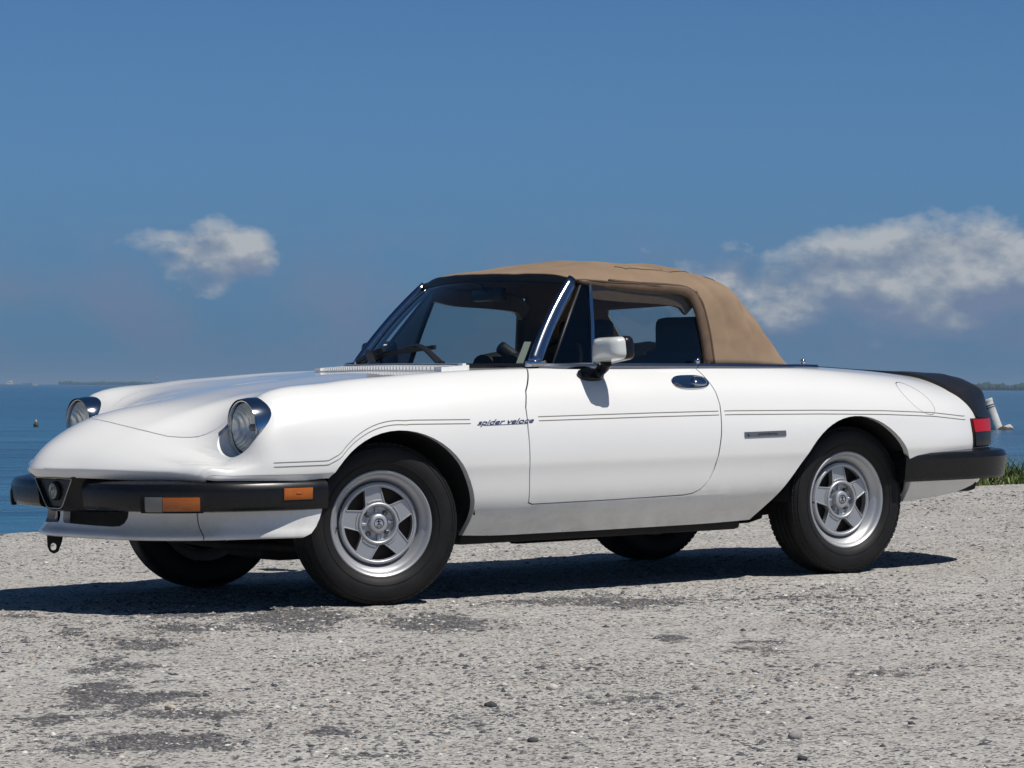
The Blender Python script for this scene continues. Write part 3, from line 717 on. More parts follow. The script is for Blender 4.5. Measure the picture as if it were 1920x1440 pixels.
# ---- wheels
def wheel_mesh():
    parts = {}
    T = [(.192, .066), (.200, .078), (.214, .0865), (.235, .0925), (.255, .0935), (.272, .0895), (.283, .083), (.2845, .0815), (.286, .083), (.293, .074), (.2985, .064)]
    g_ = []
    for c in (.042, .014, -.014, -.042): g_ += [(.3005, c+.0075), (.3005, c+.0035), (.2935, c+.003), (.2935, c-.003), (.3005, c-.0035), (.3005, c-.0075)]
    prof = T+[(.2995, .058)]+g_+[(.2995, -.058)]+[(r_, -h) for r_, h in T[::-1]]
    bm = lathe(prof, 96, 'Y'); parts['tyre'] = bm
    # raised rings and blocks on the side wall
    for (r0, r1, h) in ((.2235, .2265, .0915), (.2735, .2755, .0905)):
        add_bm(bm, lathe([(r0, h-.003), (r0, h), (r1, h), (r1, h-.003)], 96, 'Y'))
    tw = bmesh.new()                     # tread sipes as little raised shoulder blocks
    for i in range(72):
        a = 2*math.pi*i/72
        for sg in (1, -1):
            b_ = box((0, sg*.0685, .2915), (.0195, .017, .0075), 0.001, seg=1); bmesh.ops.rotate(b_, cent=(0, 0, 0), matrix=Matrix.Rotation(a, 3, 'Y'), verts=b_.verts); add_bm(tw, b_)
    add_bm(bm, tw)
    rim = [(.1925, .058), (.1965, .070), (.1965, .0755), (.192, .0775), (.187, .075), (.1815, .066), (.179, .0585), (.1745, .055), (.168, .050), (.157, .030), (.149, .018), (.149, -.02), (.17, -.05), (.19, -.066)]
    parts['rim'] = lathe(rim, 80, 'Y')
    # spoke disc with five windows
    win = []
    for k_ in range(5):
        a0 = math.radians(85+36+72*k_)
        pts = []
        for t in np.linspace(-.405, .405, 7): pts.append((.1350, a0+t))
        def pol(r_, a): return np.array([r_*math.cos(a), r_*math.sin(a)])
        o = [pol(*p) for p in pts]+[pol(.079, a0+.15), pol(.0755, a0), pol(.079, a0-.15)]
        o = np.array(o); n = len(o); sm = []
        for i in range(n):
            p0, p1, p2 = o[i-1], o[i], o[(i+1) % n]
            d1 = np.linalg.norm(p0-p1); d2 = np.linalg.norm(p2-p1); q1 = min(.005, d1*.4); q2 = min(.005, d2*.4)
            A = p1+(p0-p1)/d1*q1; B = p1+(p2-p1)/d2*q2
            sm += [A, .25*A+.5*p1+.25*B, B]
        win.append(np.array(sm))
    def ringv(bm, pts, h): return [bm.verts.new((p[0], h, p[1])) for p in pts]
    bm = bmesh.new(); N = 80
    outer = [(.1495*math.cos(2*math.pi*i/N), .1495*math.sin(2*math.pi*i/N)) for i in range(N)]
    inner = [(.064*math.cos(2*math.pi*i/40), .064*math.sin(2*math.pi*i/40)) for i in range(40)]
    loops = [ringv(bm, outer, .040), ringv(bm, inner, .040)]+[ringv(bm, q_, .040) for q_ in win]
    ed = []
    for L in loops:
        for i in range(len(L)): ed.append(bm.edges.new((L[i], L[(i+1) % len(L)])))
    bmesh.ops.triangle_fill(bm, edges=ed, use_beauty=True, use_dissolve=False)
    for f in list(bm.faces):             # keep only the web between the outlines
        c = f.calc_center_median(); p = np.array([c.x, c.z])
        if np.hypot(*p) < .0635: bm.faces.remove(f); continue
        for q_ in win:
            ins = False; n = len(q_)
            for i in range(n):
                a, b = q_[i], q_[i-1]
                if (a[1] > p[1]) != (b[1] > p[1]) and p[0] < (b[0]-a[0])*(p[1]-a[1])/(b[1]-a[1])+a[0]: ins = not ins
            if ins: bm.faces.remove(f); break
    r = bmesh.ops.extrude_face_region(bm, geom=bm.faces[:]); bmesh.ops.translate(bm, vec=(0, -.022, 0), verts=[v for v in r['geom'] if isinstance(v, bmesh.types.BMVert)])
    bmesh.ops.recalc_face_normals(bm, faces=bm.faces)
    parts['spoke_disc'] = bm
    rg = bmesh.new()                     # raised ribs round windows and rings
    for q_ in win: add_bm(rg, tube([(p[0], .0405, p[1]) for p in q_], .0028, 6, closed=True, up=(0, 1, 0)))
    def ringt(r_, h, rr, n=64): return tube([(r_*math.cos(2*math.pi*i/n), h, r_*math.sin(2*math.pi*i/n)) for i in range(n)], rr, 8, closed=True, up=(0, 1, 0))
    add_bm(rg, ringt(.1415, .041, .0055, 80)); add_bm(rg, ringt(.0715, .0415, .0060))
    for k_ in range(5):                  # cross rib at the inner end of each spoke pad
        a0 = math.radians(85+72*k_)
        add_bm(rg, tube([(.0845*math.cos(a0+t), .041, .0845*math.sin(a0+t)) for t in np.linspace(-.34, .34, 7)], .0030, 6, up=(0, 1, 0)))
    parts['rib'] = rg
    parts['hub'] = lathe([(.064, .041), (.062, .026), (.045, .022), (.040, .024), (.036, .024)], 40, 'Y')
    hb = bmesh.new()
    for k_ in range(4):
        a = math.radians(90*k_); b_ = box((.052, .027, 0), (.022, .012, .012), .002, seg=1); bmesh.ops.rotate(b_, cent=(0, 0, 0), matrix=Matrix.Rotation(a, 3, 'Y'), verts=b_.verts); add_bm(hb, b_)
    add_bm(parts['hub'], hb)
    parts['centre_cap'] = lathe([(.036, .022), (.0355, .040), (.033, .047), (.029, .0495), (.021, .050), (.0205, .0485), (0, .0485)], 40, 'Y')
    nut = lathe([(.0115, .020), (.0115, .024), (.0085, .0245), (.0085, .034), (.006, .036), (0, .036)], 6, 'Y'); parts['nut'] = nut
    parts['brake'] = lathe([(.0, -.0), (.145, .0), (.145, -.05)], 40, 'Y')
    parts['stem'] = tube([(.160, .040, -.0), (.166, .062, 0)], .004, 8)
    em = bmesh.new()                     # cap emblem: ring, cross and two curls
    add_bm(em, ringt(.0175, .0492, .0010, 32)); add_bm(em, box((0, .0492, .006), (.003, .0014, .018))); add_bm(em, box((0, .0492, .008), (.014, .0014, .003)))
    for sg in (1, -1): add_bm(em, tube([(sg*x_, .0492, z_) for x_, z_ in ((.001, -.004), (.006, -.003), (.009, -.008), (.005, -.013), (.001, -.010))], .0011, 6, up=(0, 1, 0)))
    parts['emblem'] = em
    return parts
wp = wheel_mesh()
def wheel_proto():
    o = from_bm('wheel', wp['spoke_disc'], M['alloy'], car, angle=25)
    for nm, key, mm, an in (('tyre', 'tyre', 'rubber', 40), ('rim', 'rim', 'alloy_bright', 50), ('spoke_rib', 'rib', 'alloy_bright', 60), ('hub', 'hub', 'alloy', 40), ('centre_cap', 'centre_cap', 'alloy_bright', 30), ('brake_drum', 'brake', 'rust', 40), ('valve_stem', 'stem', 'rubber', 60)):
        from_bm(nm, wp[key], M[mm], o, angle=an)
    from_bm('cap_emblem', wp['emblem'], M['dark'], o)
    nm0 = None
    for k_ in range(4):
        if nm0 is None: n_ = from_bm('lug_nut', wp['nut'], M['steel'], o, angle=25); nm0 = n_.data
        else: n_ = link('lug_nut', nm0, None, o, smooth=False)
        a = math.radians(45+90*k_); n_.location = (.050*math.cos(a), 0, .050*math.sin(a))
    return o
wh = wheel_proto()
def copy_wheel():
    c = wh.copy(); COL.objects.link(c)
    for ch in wh.children:
        d = ch.copy(); COL.objects.link(d); d.parent = c
    return c
# local +y is the outer face: turn it to the near side (-y), steer the front pair
STEER = rad(-13.5)
# rotate 180 about z keeps the axle, flips +y outwards to -y
spots = [(0.022, -.632, math.pi+STEER, 4), (2.268, -.625, math.pi, 2), (0.022, .632, STEER, 50), (2.268, .625, 0, 20)]
for i, (x_, y_, rz, spin) in enumerate(spots):
    o = wh if i == 0 else copy_wheel()
    o.rotation_mode = 'XYZ'; o.location = (x_, y_, .2985)
    o.rotation_euler = (0, rad(spin), rz)

# ---- headlamps
for s in (-1, 1):
    XL = -.506
    n = len(LAMP); bm = bmesh.new()
    ring0 = [bm.verts.new(p+Vector((0.0, 0, 0))) for p in lampz[s]]
    ring1 = []
    for (y, z), p in zip(LAMP, lampz[s]):
        ring1.append(bm.verts.new((max(XL, p.x+0.004) if p.x > XL-0.01 else XL, (HLY+(y-HLY)*.985)*s, HLZ+(z-HLZ)*.985)))
    ring2 = [bm.verts.new((XL+.01, (HLY+(y-HLY)*.85)*s, HLZ+(z-HLZ)*.85)) for y, z in LAMP]
    for i in range(n):
        j = (i+1) % n
        bm.faces.new((ring0[i], ring0[j], ring1[j], ring1[i])); bm.faces.new((ring1[i], ring1[j], ring2[j], ring2[i]))
    bmesh.ops.recalc_face_normals(bm, faces=bm.faces)
    hd = from_bm('headlight', bm, M['paint'], car)
    bz = lathe([(.099, 0.03), (.0985, -.008), (.0965, -.014), (.0935, -.013), (.0915, -.004), (.0915, .02)], 64, 'X'); bmesh.ops.translate(bz, vec=(XL-.008, HLY*s, HLZ), verts=bz.verts)
    from_bm('chrome_ring', bz, M['chrome'], hd, angle=40)
    a_ = np.linspace(rad(-22), rad(196), 40); rows = []       # chrome eyebrow over the upper part of the lamp
    for t in range(5):
        rows.append([])
        for a in a_:
            p = front_pt((HLY+.104*math.cos(a))*s, HLZ+.104*math.sin(a)); up_ = min(1.0, max(0.0, math.sin(a)*1.2+.25))
            xf = XL-.016-.010*up_
            x_, rr = [(p.x+.004, .1075), (p.x-.004, .1080), ((p.x-.004)*.45+xf*.55, .1065), (xf, .1015), (XL+.01, .0985)][t]
            rows[-1].append((min(x_, p.x+.004), (HLY+rr*math.cos(a))*s, HLZ+rr*math.sin(a)))
    g_ = grid_bm(np.array(rows)); bmesh.ops.recalc_face_normals(g_, faces=g_.faces)
    from_bm('chrome_eyebrow', g_, M['chrome'], hd, angle=50)
    L = lathe([(.0920, 0), (.0905, -.006), (.083, -.014), (.062, -.023), (.03, -.028), (0, -.029)], 48, 'X'); bmesh.ops.translate(L, vec=(XL-.012, HLY*s, HLZ), verts=L.verts)
    gm_ = M.get('lampglass')
    if gm_ is None:
        gm_ = M['lampglass'] = thin_glass('lamp_glass', (0.95, 0.96, 0.95))
        rf_ = M['reflector'] = mat('reflector', (.80, .81, .80), .34, metal=.75)
        t = NT(rf_.node_tree); tc = t.new('ShaderNodeTexCoord').outputs['Object']
        wv = t.new('ShaderNodeTexWave', wave_type='BANDS', bands_direction='Y', i_Vector=tc, i_Scale=26.0, i_Distortion=0.3)
        b_ = t.new('ShaderNodeBump', i_Strength=0.55, i_Distance=0.004, i_Height=wv.outputs['Fac']); t.link(b_.outputs[0], t.n['Principled BSDF'].inputs['Normal'])
    from_bm('lamp_glass', L, gm_, hd)
    R_ = lathe([(.087, 0), (.080, .02), (.06, .05), (.03, .068), (0, .072)], 48, 'X'); bmesh.ops.translate(R_, vec=(XL-.010, HLY*s, HLZ), verts=R_.verts)
    from_bm('reflector', R_, M['reflector'], hd)
    B_ = lathe([(.0, -.0), (.013, .004), (.013, .05)], 16, 'X'); bmesh.ops.translate(B_, vec=(XL+.012, HLY*s, HLZ), verts=B_.verts)
    from_bm('bulb', B_, M['steel'], hd)

# ---- front bumper
PLAN = cr([(-.935, 0), (-.93, .12), (-.918, .28), (-.888, .44), (-.84, .56), (-.755, .665), (-.64, .735), (-.50, .778), (-.36, .797), (-.285, .80)], 6)
PL0 = [p for p in PLAN if p[1] >= .155]
def offs(path, d):
    P = np.array(path); T_ = np.gradient(P, axis=0); T_ /= np.linalg.norm(T_, axis=1)[:, None]; return P+np.c_[-T_[:, 1], T_[:, 0]]*d
def plan_sweep(path, prof, s, zf=None):
    """sections (out, z) along a plan outline; out>0 is outwards"""
    rows = []
    P = np.array(path); T_ = np.gradient(P, axis=0); T_ /= np.linalg.norm(T_, axis=1)[:, None]; Nn = np.c_[-T_[:, 1], T_[:, 0]]
    for i in range(len(P)):
        rows.append([(P[i, 0]+Nn[i, 0]*o, s*(P[i, 1]+Nn[i, 1]*o), z if zf is None else zf(P[i], o, z)) for o, z in prof])
    bm = grid_bm(np.array(rows), closed=True); vs = list(bm.verts); m = len(prof)
    bm.faces.new(vs[:m]); bm.faces.new(vs[-m:])
    bmesh.ops.recalc_face_normals(bm, faces=bm.faces)
    return bm
def bump_z(p, o, z):                      # the front bumper rises slightly to the sides and thins there
    t = min(1, max(0, (p[0]+.95)/.65)); return z-0.004*t
PROF = [(-.085, .484), (-.014, .473), (-.004, .468), (.006, .452), (.008, .440), (.002, .385), (-.006, .374), (-.02, .370), (-.075, .372)]
fb = plan_sweep(PL0, PROF, -1, bump_z)
fb2 = plan_sweep(PL0, PROF, 1, bump_z)
from_bm('front_bumper', fb, M['plastic'], car, angle=28); from_bm('front_bumper', fb2, M['plastic'], car, angle=28)
def on_plan(u):                           # point and outward normal on the bumper plan by fraction
    i = int(u*(len(PL0)-1)); i = min(i, len(PL0)-2); f = u*(len(PL0)-1)-i
    P = np.array(PL0); p = P[i]*(1-f)+P[i+1]*f; t = P[i+1]-P[i]; t /= np.linalg.norm(t); return p, np.array([-t[1], t[0]])
def strip_on(path_pts, prof, s): return plan_sweep(path_pts, prof, s)
def seg(y0, y1): return [p for p in PL0 if y0 <= p[1] <= y1]
def xseg(x0, x1): return [p for p in PL0 if x0 <= p[0] <= x1]
def dense(path, n=12):
    P = np.array(path); d = np.r_[0, np.cumsum(np.linalg.norm(np.diff(P, axis=0), axis=1))]; t = np.linspace(0, d[-1], n)
    return np.c_[np.interp(t, d, P[:, 0]), np.interp(t, d, P[:, 1])]
def between(xa, xb, n=12):                # part of the plan outline between two x
    P = np.array(PL0); t = np.linspace(xa, xb, n); o = np.argsort(P[:, 0]); return np.c_[t, np.interp(t, P[o, 0], P[o, 1])]
for s in (-1, 1):
    o = from_bm('turn_signal', strip_on(between(-.828, -.738, 14), [(-.01, .424), (.0105, .423), (.012, .415), (.0105, .378), (.007, .371), (-.01, .371)], s), M['amber'], car, angle=35)
    o2 = from_bm('clear_section', strip_on(between(-.862, -.829, 8), [(-.01, .425), (.011, .424), (.0125, .415), (.011, .377), (.007, .370), (-.01, .370)], s), M['clear'], o, angle=35)
    from_bm('lamp_rim', strip_on(between(-.870, -.730, 18), [(-.01, .430), (.0080, .429), (.0090, .424), (.0085, .374), (.0065, .367), (-.01, .367)], s), M['dark'], o, angle=35)
    o = from_bm('side_marker', strip_on(between(-.462, -.352, 8), [(-.01, .448), (.0105, .447), (.012, .444), (.0085, .408), (.0065, .405), (-.01, .405)], s), M['amber'], car, angle=35)
    from_bm('lamp_rim', strip_on(between(-.466, -.348, 8), [(-.01, .451), (.008, .450), (.0095, .446), (.006, .404), (.005, .401), (-.01, .401)], s), M['dark'], o, angle=35)
    from_bm('moulded_mark', strip_on(between(-.415, -.395, 4), [(-.01, .430), (.0105, .430), (.0122, .429), (.0108, .424), (.009, .423), (-.01, .423)], s), mat('dark_amber', (.30, .06, .004), .3), o)
# centre shield
def shield(w_t, w_b, zt, zb, n=5, r=.022):
    P = [(-w_t, zt), (w_t, zt), (w_b, zb), (-w_b, zb)]; out = []
    for i in range(4):
        p0, p1, p2 = (np.array(P[(i+k) % 4], float) for k in (-1, 0, 1)); rr = r if i > 1 else r*.45
        A = p1+(p0-p1)/np.linalg.norm(p0-p1)*rr; B = p1+(p2-p1)/np.linalg.norm(p2-p1)*rr
        for t in np.linspace(0, 1, n): out.append((1-t)**2*A+2*t*(1-t)*p1+t*t*B)
    return out
def shield_ring(x, w_t, w_b, zt, zb, lean=0.0): return [(x+lean*(zt-p[1]), p[0], p[1]) for p in shield(w_t, w_b, zt, zb)]
rings = [shield_ring(-.70, .21, .20, .505, .355), shield_ring(-.885, .185, .155, .502, .358, .04), shield_ring(-.945, .160, .075, .496, .362, .03), shield_ring(-.960, .150, .060, .488, .368, .03), shield_ring(-.958, .142, .054, .481, .375, .03), shield_ring(-.950, .136, .050, .476, .380, .03)]
bm = grid_bm(np.array(rings), closed=True); bm.faces.new(list(bm.verts)[-len(rings[0]):]); bmesh.ops.recalc_face_normals(bm, faces=bm.faces)
sh = from_bm('grille_shield', bm, M['plastic'], car, angle=30)
from_bm('silver_outline', tube(shield_ring(-.9615, .1445, .056, .483, .373, .03), .0018, 6, closed=True, up=(1, 0, 0)), M['silver'], sh)
def disc_x(r_, x, y, z, th, n=40): 
    b_ = lathe([(0, -th), (r_*.93, -th), (r_, -th*.5), (r_, 0)], n, 'X'); bmesh.ops.translate(b_, vec=(x, y, z), verts=b_.verts); return b_
from_bm('shield_mount', box((-.80, 0, .425), (.16, .40, .10), .01), M['dark'], sh)
ez = .436
from_bm('emblem_bezel', disc_x(.036, -.952, 0, ez, .006), M['dark'], sh, angle=40)
eb = from_bm('round_emblem', disc_x(.027, -.957, 0, ez, .006), M['plate'], sh, angle=40)
bm = tube([(-.9635, .0265*math.cos(a), ez+.0265*math.sin(a)) for a in np.linspace(0, 2*math.pi, 41)[:-1]], .0018, 6, closed=True, up=(1, 0, 0))
add_bm(bm, tube([(-.9635, .0185*math.cos(a), ez+.0185*math.sin(a)) for a in np.linspace(0, 2*math.pi, 33)[:-1]], .0013, 6, closed=True, up=(1, 0, 0)))
add_bm(bm, box((-.9635, .008, ez), (.002, .004, .030))); add_bm(bm, box((-.9635, .008, ez+.002), (.002, .015, .004)))
add_bm(bm, tube([(-.9635, -.007+.003*math.sin(t*7), ez-.013+.026*t) for t in np.linspace(0, 1, 22)], .0018, 6, up=(1, 0, 0)))
from_bm('emblem_relief', bm, M['silver'], eb)

# ---- front valance (chin) with intake, tow eye
VP = cr([(-.935, 0), (-.925, .07), (-.895, .17), (-.835, .30), (-.765, .43), (-.690, .55), (-.60, .65), (-.50, .725), (-.38, .775), (-.26, .792)], 5)
rows = []
for k_, (d, z) in enumerate([(-.004, .392), (-.006, .365), (-.004, .335), (.008, .305), (.024, .284), (.034, .272), (.030, .262), (.012, .260)]):
    P = np.array(VP); T_ = np.gradient(P, axis=0); T_ /= np.linalg.norm(T_, axis=1)[:, None]; Nn = np.c_[-T_[:, 1], T_[:, 0]]
    fr = np.clip((-P[:, 0]-.50)/.3, 0, 1); Q = P+Nn*(d*(.25+.75*fr*fr*(3-2*fr)))[:, None]
    zz = z+.008*(1-fr)*(z < .3)+0.010*np.exp(-(P[:, 1]/.30)**2)*(z < .3)
    near = [(q_[0], -q_[1], z_) for q_, z_ in zip(Q[::-1], zz[::-1])]; far_ = [(q_[0], q_[1], z_) for q_, z_ in zip(Q[1:], zz[1:])]
    rows.append(near+far_)
G = herm(np.array(rows), .012)
bm = grid_bm(G); bmesh.ops.recalc_face_normals(bm, faces=bm.faces)
f0 = min(bm.faces, key=lambda f: (f.calc_center_median()-Vector((-.9, 0, .33))).length)
if f0.normal.x > 0: bmesh.ops.reverse_faces(bm, faces=bm.faces)
vbv = BVHTree.FromBMesh(bm)
vn = lambda p: vbv.find_nearest(p)[1]
for s in (-1, 1):
    ip = [(.012*s, .380), (.012*s, .335), (.016*s, .325), (.026*s, .320), (.258*s, .310), (.285*s, .312), (.300*s, .322), (.308*s, .34), (.314*s, .380)]
    fs = cut(bm, ip, 'X', flt=lambda c: c.x < -.7); bmesh.ops.delete(bm, geom=fs, context='FACES')
    flange(bm, border(bm, near_poly(ip, 'X', .002, lambda c: c.x < -.7)), .03, vn)
    # rounded rear lower corner at the wheel
    cp = [(-.20, .20), (-.20, .42), (-.243, .42), (-.245, .372), (-.252, .345), (-.266, .312), (-.288, .284), (-.315, .268), (-.345, .255), (-.36, .2)]
for s in (-1, 1):
    for tri in ([(-0.298, .42), (-0.302, .36), (-0.100, .36), (-0.100, .42)], [(-0.302, .362), (-0.313, .33), (-0.100, .33), (-0.100, .362)], [(-0.313, .332), (-0.329, .303), (-0.100, .303), (-0.100, .332)], [(-0.329, .305), (-0.353, .280), (-0.100, .280), (-0.100, .305)], [(-0.353, .282), (-0.390, .264), (-0.100, .264), (-0.100, .282)], [(-0.390, .266), (-0.455, .250), (-0.100, .25), (-0.100, .266)]):
        fs = cut(bm, tri, 'Y', flt=lambda c, s=s: c.y*s > .5); bmesh.ops.delete(bm, geom=fs, context='FACES')
# joint between centre and side pieces
for s in (-1, 1):
    jp = [(-.6815, .22), (-.6785, .22), (-.6785, .42), (-.6815, .42)]
    fs = cut(bm, jp, 'Y', flt=lambda c, s=s: c.y*s > .35); bmesh.ops.delete(bm, geom=fs, context='FACES')
    flange(bm, border(bm, near_poly(jp, 'Y', .001, lambda c, s=s: c.y*s > .35)), .014, vn)
va = from_bm('front_valance', bm, M['paint'], car, angle=60)
bm = bmesh.new()
add_bm(bm, box((-.62, 0, .345), (.24, .80, .11), .01))
from_bm('air_intake', bm, M['dark'], va)
bm = bmesh.new(); pr_ = [(-.03, .05), (.035, .05), (.026, .0), (.012, -.038), (-.004, -.046), (-.020, -.038), (-.028, -.02)]
outl = [(a, b) for a, b in pr_]; hole = [(-.006+.011*math.cos(t), -.020+.014*math.sin(t)) for t in np.linspace(0, 2*math.pi, 15)[:-1]]
vs_o = [bm.verts.new((a, 0, b)) for a, b in outl]; vs_h = [bm.verts.new((a, 0, b)) for a, b in hole]
ed = [bm.edges.new((L[i], L[(i+1) % len(L)])) for L in (vs_o, vs_h) for i in range(len(L))]
bmesh.ops.triangle_fill(bm, edges=ed, use_beauty=True)
for f in list(bm.faces):
    c = f.calc_center_median()
    if math.hypot((c.x+.006)/.011, (c.z+.020)/.014) < .9: bm.faces.remove(f)
r = bmesh.ops.extrude_face_region(bm, geom=bm.faces[:]); bmesh.ops.translate(bm, vec=(0, .012, 0), verts=[v for v in r['geom'] if isinstance(v, bmesh.types.BMVert)])
bmesh.ops.recalc_face_normals(bm, faces=bm.faces)
bmesh.ops.transform(bm, matrix=Matrix.Translation((-.905, .10, .246)) @ Matrix.Rotation(rad(-25), 4, 'Z'), verts=bm.verts)
from_bm('tow_eye', bm, M['under'], car, angle=40)

# ---- rear bumper and valance
RP = cr([(2.525, .752), (2.62, .760), (2.80, .764), (2.95, .755), (3.07, .725), (3.17, .66), (3.25, .55), (3.31, .40), (3.35, .2), (3.36, 0)], 5)
def rsweep(path, prof):
    P = np.array(path); T_ = np.gradient(P, axis=0); T_ /= np.linalg.norm(T_, axis=1)[:, None]; Nn = np.c_[-T_[:, 1], T_[:, 0]]
    near = [[(p[0]+n_[0]*o, -(p[1]+n_[1]*o), z) for o, z in prof] for p, n_ in zip(P, Nn)]
    far_ = [[(p[0]+n_[0]*o, (p[1]+n_[1]*o), z) for o, z in prof] for p, n_ in zip(P[::-1][1:], Nn[::-1][1:])]
    rows = np.array(near+far_); bm = grid_bm(rows, closed=True); vs = list(bm.verts); m = len(prof); bm.faces.new(vs[:m]); bm.faces.new(vs[-m:])
    bmesh.ops.recalc_face_normals(bm, faces=bm.faces); return bm
bm = rsweep(RP, [(-.06, .486), (.010, .478), (.022, .470), (.030, .452), (.018, .372), (.010, .362), (-.06, .362)])
rb = from_bm('rear_bumper', bm, M['plastic'], car, angle=25)
bm = bmesh.new()
RV = cr([(2.58, .705), (2.75, .69), (2.92, .655), (3.05, .59), (3.15, .48), (3.2, .3), (3.21, 0)], 5)
rows = []
for d, z in ((0, .40), (0, .36), (-.008, .325), (-.035, .294), (-.08, .280)):
    P = offs(RV, d); rise = np.clip((P[:, 0]-2.70)/.45, 0, 1)*.055*(z < .35)
    rows.append([(p[0], -p[1], z+r_) for p, r_ in zip(P, rise)]+[(p[0], p[1], z+r_) for p, r_ in zip(P[::-1][1:], rise[::-1][1:])])
bm = grid_bm(herm(np.array(rows), .015)); bmesh.ops.recalc_face_normals(bm, faces=bm.faces)
from_bm('rear_valance', bm, M['paint'], car)

# ---- black tail spoiler and rear lamps: skins over the body surface
def skin(name, keep, off, rim, material, parent, lift=None, angle=40):
    b_ = surf_bm()
    if FLIP: bmesh.ops.reverse_faces(b_, faces=b_.faces)
    for co, no in keep:
        bmesh.ops.bisect_plane(b_, geom=b_.verts[:]+b_.edges[:]+b_.faces[:], dist=1e-7, plane_co=co, plane_no=no, clear_inner=True)
    b_.normal_update(); ns = {v: v.normal.copy() for v in b_.verts}
    bd = border(b_)
    for e in bd: e.smooth = False
    r = bmesh.ops.extrude_edge_only(b_, edges=bd); new = set(v for v in r['geom'] if isinstance(v, bmesh.types.BMVert))
    for v in b_.verts:
        n_ = nrm_at(v.co)
        if v in new: v.co = v.co+n_*(off-rim)
        else: v.co = v.co+n_*off
    if lift:
        for v in b_.verts: v.co.z += lift(v.co)
    return from_bm(name, b_, material, parent, angle=angle)
XY = lambda p, q: ((p[0], p[1], 0), (-(q[1]-p[1]), q[0]-p[0], 0))
b_ = None
keep = []
for (p, q) in (((2.55, .30), (2.62, .48)), ((2.62, .48), (2.93, .612)), ((2.93, .612), (3.02, .72))):
    # keep the side towards the tail / centre line, both halves
    d = Vector((q[0]-p[0], q[1]-p[1], 0)); no = Vector((d.y, -d.x, 0)).normalized()
    keep.append(((p[0], p[1], 0), no)); keep.append(((p[0], -p[1], 0), Vector((no.x, -no.y, 0))))
keep.append(((2.56, 0, 0), (1, 0, 0))); keep.append(((0, 0, .612), (0, 0, 1)))
sp = skin('tail_spoiler', keep, .010, .014, M['spoiler'], car, lift=lambda c: .016*max(0, min(1, (c.x-2.75)/.35))*max(0, min(1, (c.z-.66)/.06)))
for s in (-1, 1):
    lo = [((2.985, 0, 0), (1, 0, 0)), ((0, .15*s, 0), (0, s, 0))]
    tl = skin('tail_light', lo+[((0, 0, .552), (0, 0, 1)), ((0, 0, .604), (0, 0, -1))], .012, .016, M['red'], car)
    skin('lower_lens', lo+[((0, 0, .497), (0, 0, 1)), ((0, 0, .5505), (0, 0, -1))], .012, .016, M['smoke'], tl)
    skin('lamp_gasket', [((2.978, 0, 0), (1, 0, 0)), ((0, .15*s, 0), (0, s, 0)), ((0, 0, .490), (0, 0, 1)), ((0, 0, .610), (0, 0, -1))], .004, .006, M['dark'], tl)

# ---- belt trim, pin stripes, badges, handles, mirror
def ribbon_on_side(xs, z_of, half, off, s):
    rows = []
    for x_ in xs:
        z = z_of(x_); rows.append([tuple(side_pt(x_, z+dz, off, s)[0]) for dz in (half, -half)])
    b_ = grid_bm(np.array(rows)); bmesh.ops.recalc_face_normals(b_, faces=b_.faces); return b_
zst = lambda x_: float(np.interp(x_, [-.60, -.28, -.18, -.05, .08, .35, .65, 1.2, 1.6, 2.05, 2.4, 2.7, 2.92], [.530, .532, .575, .645, .668, .664, .667, .669, .668, .660, .650, .635, .615]))
for s in (-1, 1):
    bmf = bmesh.new()
    for dz in (0.0075, -.0075):
        for rng in (np.linspace(-.49, .345, 60), np.linspace(.655, 1.525, 30), np.linspace(1.555, 2.935, 60)):
            def zz(x_): return zst(x_)+dz
            # above the front wheel arch the lines skirt the opening
            def zz2(x_):
                z = zz(x_); d = RA*RA-(x_-FA[0])**2
                return max(z, FA[1]+math.sqrt(d)+.028+dz) if d > 0 and z < FA[1]+math.sqrt(d)+.028+dz else z
            add_bm(bmf, ribbon_on_side(rng, zz2, .0013, .0012, s))
    from_bm('pinstripe', bmf, M['stripe'], body_o)
tp = []
for s in (-1, 1):
    pts = [(x_, s*y_, z_) for x_, y_, z_ in ((.765, .640, .863), (.9, .655, .860), (1.2, .660, .857), (1.52, .659, .852))]
    from_bm('belt_trim', sweep(cr(pts, 6), [(-.012, -.008), (.014, -.010), (.016, 0), (.010, .010), (-.012, .011)]), M['frame'], door_o[0 if s < 0 else 1], angle=40)
    pts = [(x_, s*y_, z_) for x_, y_, z_ in ((1.524, .659, .852), (1.8, .650, .846), (2.0, .632, .842), (2.10, .606, .841), (2.22, .575, .838))]
    from_bm('quarter_trim', sweep(cr(pts, 6), [(-.012, -.008), (.014, -.010), (.016, 0), (.010, .010), (-.012, .011)]), M['frame'], body_o, angle=40)
    q_ = bmesh.new(); bmesh.ops.create_uvsphere(q_, u_segments=14, v_segments=10, radius=.011); bmesh.ops.translate(q_, vec=(2.125, s*.607, .862), verts=q_.verts)
    add_bm(q_, tube([(2.125, s*.607, .835), (2.125, s*.607, .86)], .006, 8))
    from_bm('hood_stud', q_, M['chrome'], body_o)
def place_text(txt, x0, z0, size, shear, sp, mm, name, parent, slope=0.0, depth=.0012, off=.0015, length=None):
    tm = text_mesh(txt, size, shear, depth, sp); vs = [v.co.copy() for v in tm.vertices]
    wx_ = max(v.x for v in vs); k_ = 1 if length is None else length/wx_
    for v, c in zip(tm.vertices, vs):
        xx_ = x0+c.x*k_; zz_ = z0+c.y+slope*c.x*k_
        p, n_ = side_pt(xx_, zz_, off+max(0, c.z)); v.co = p
    return link(name, tm, mm, parent, smooth=False)
place_text('spider veloce', .370, .650, .0265, .5, .92, M['badge'], 'script_badge', body_o, slope=.012, length=.262)
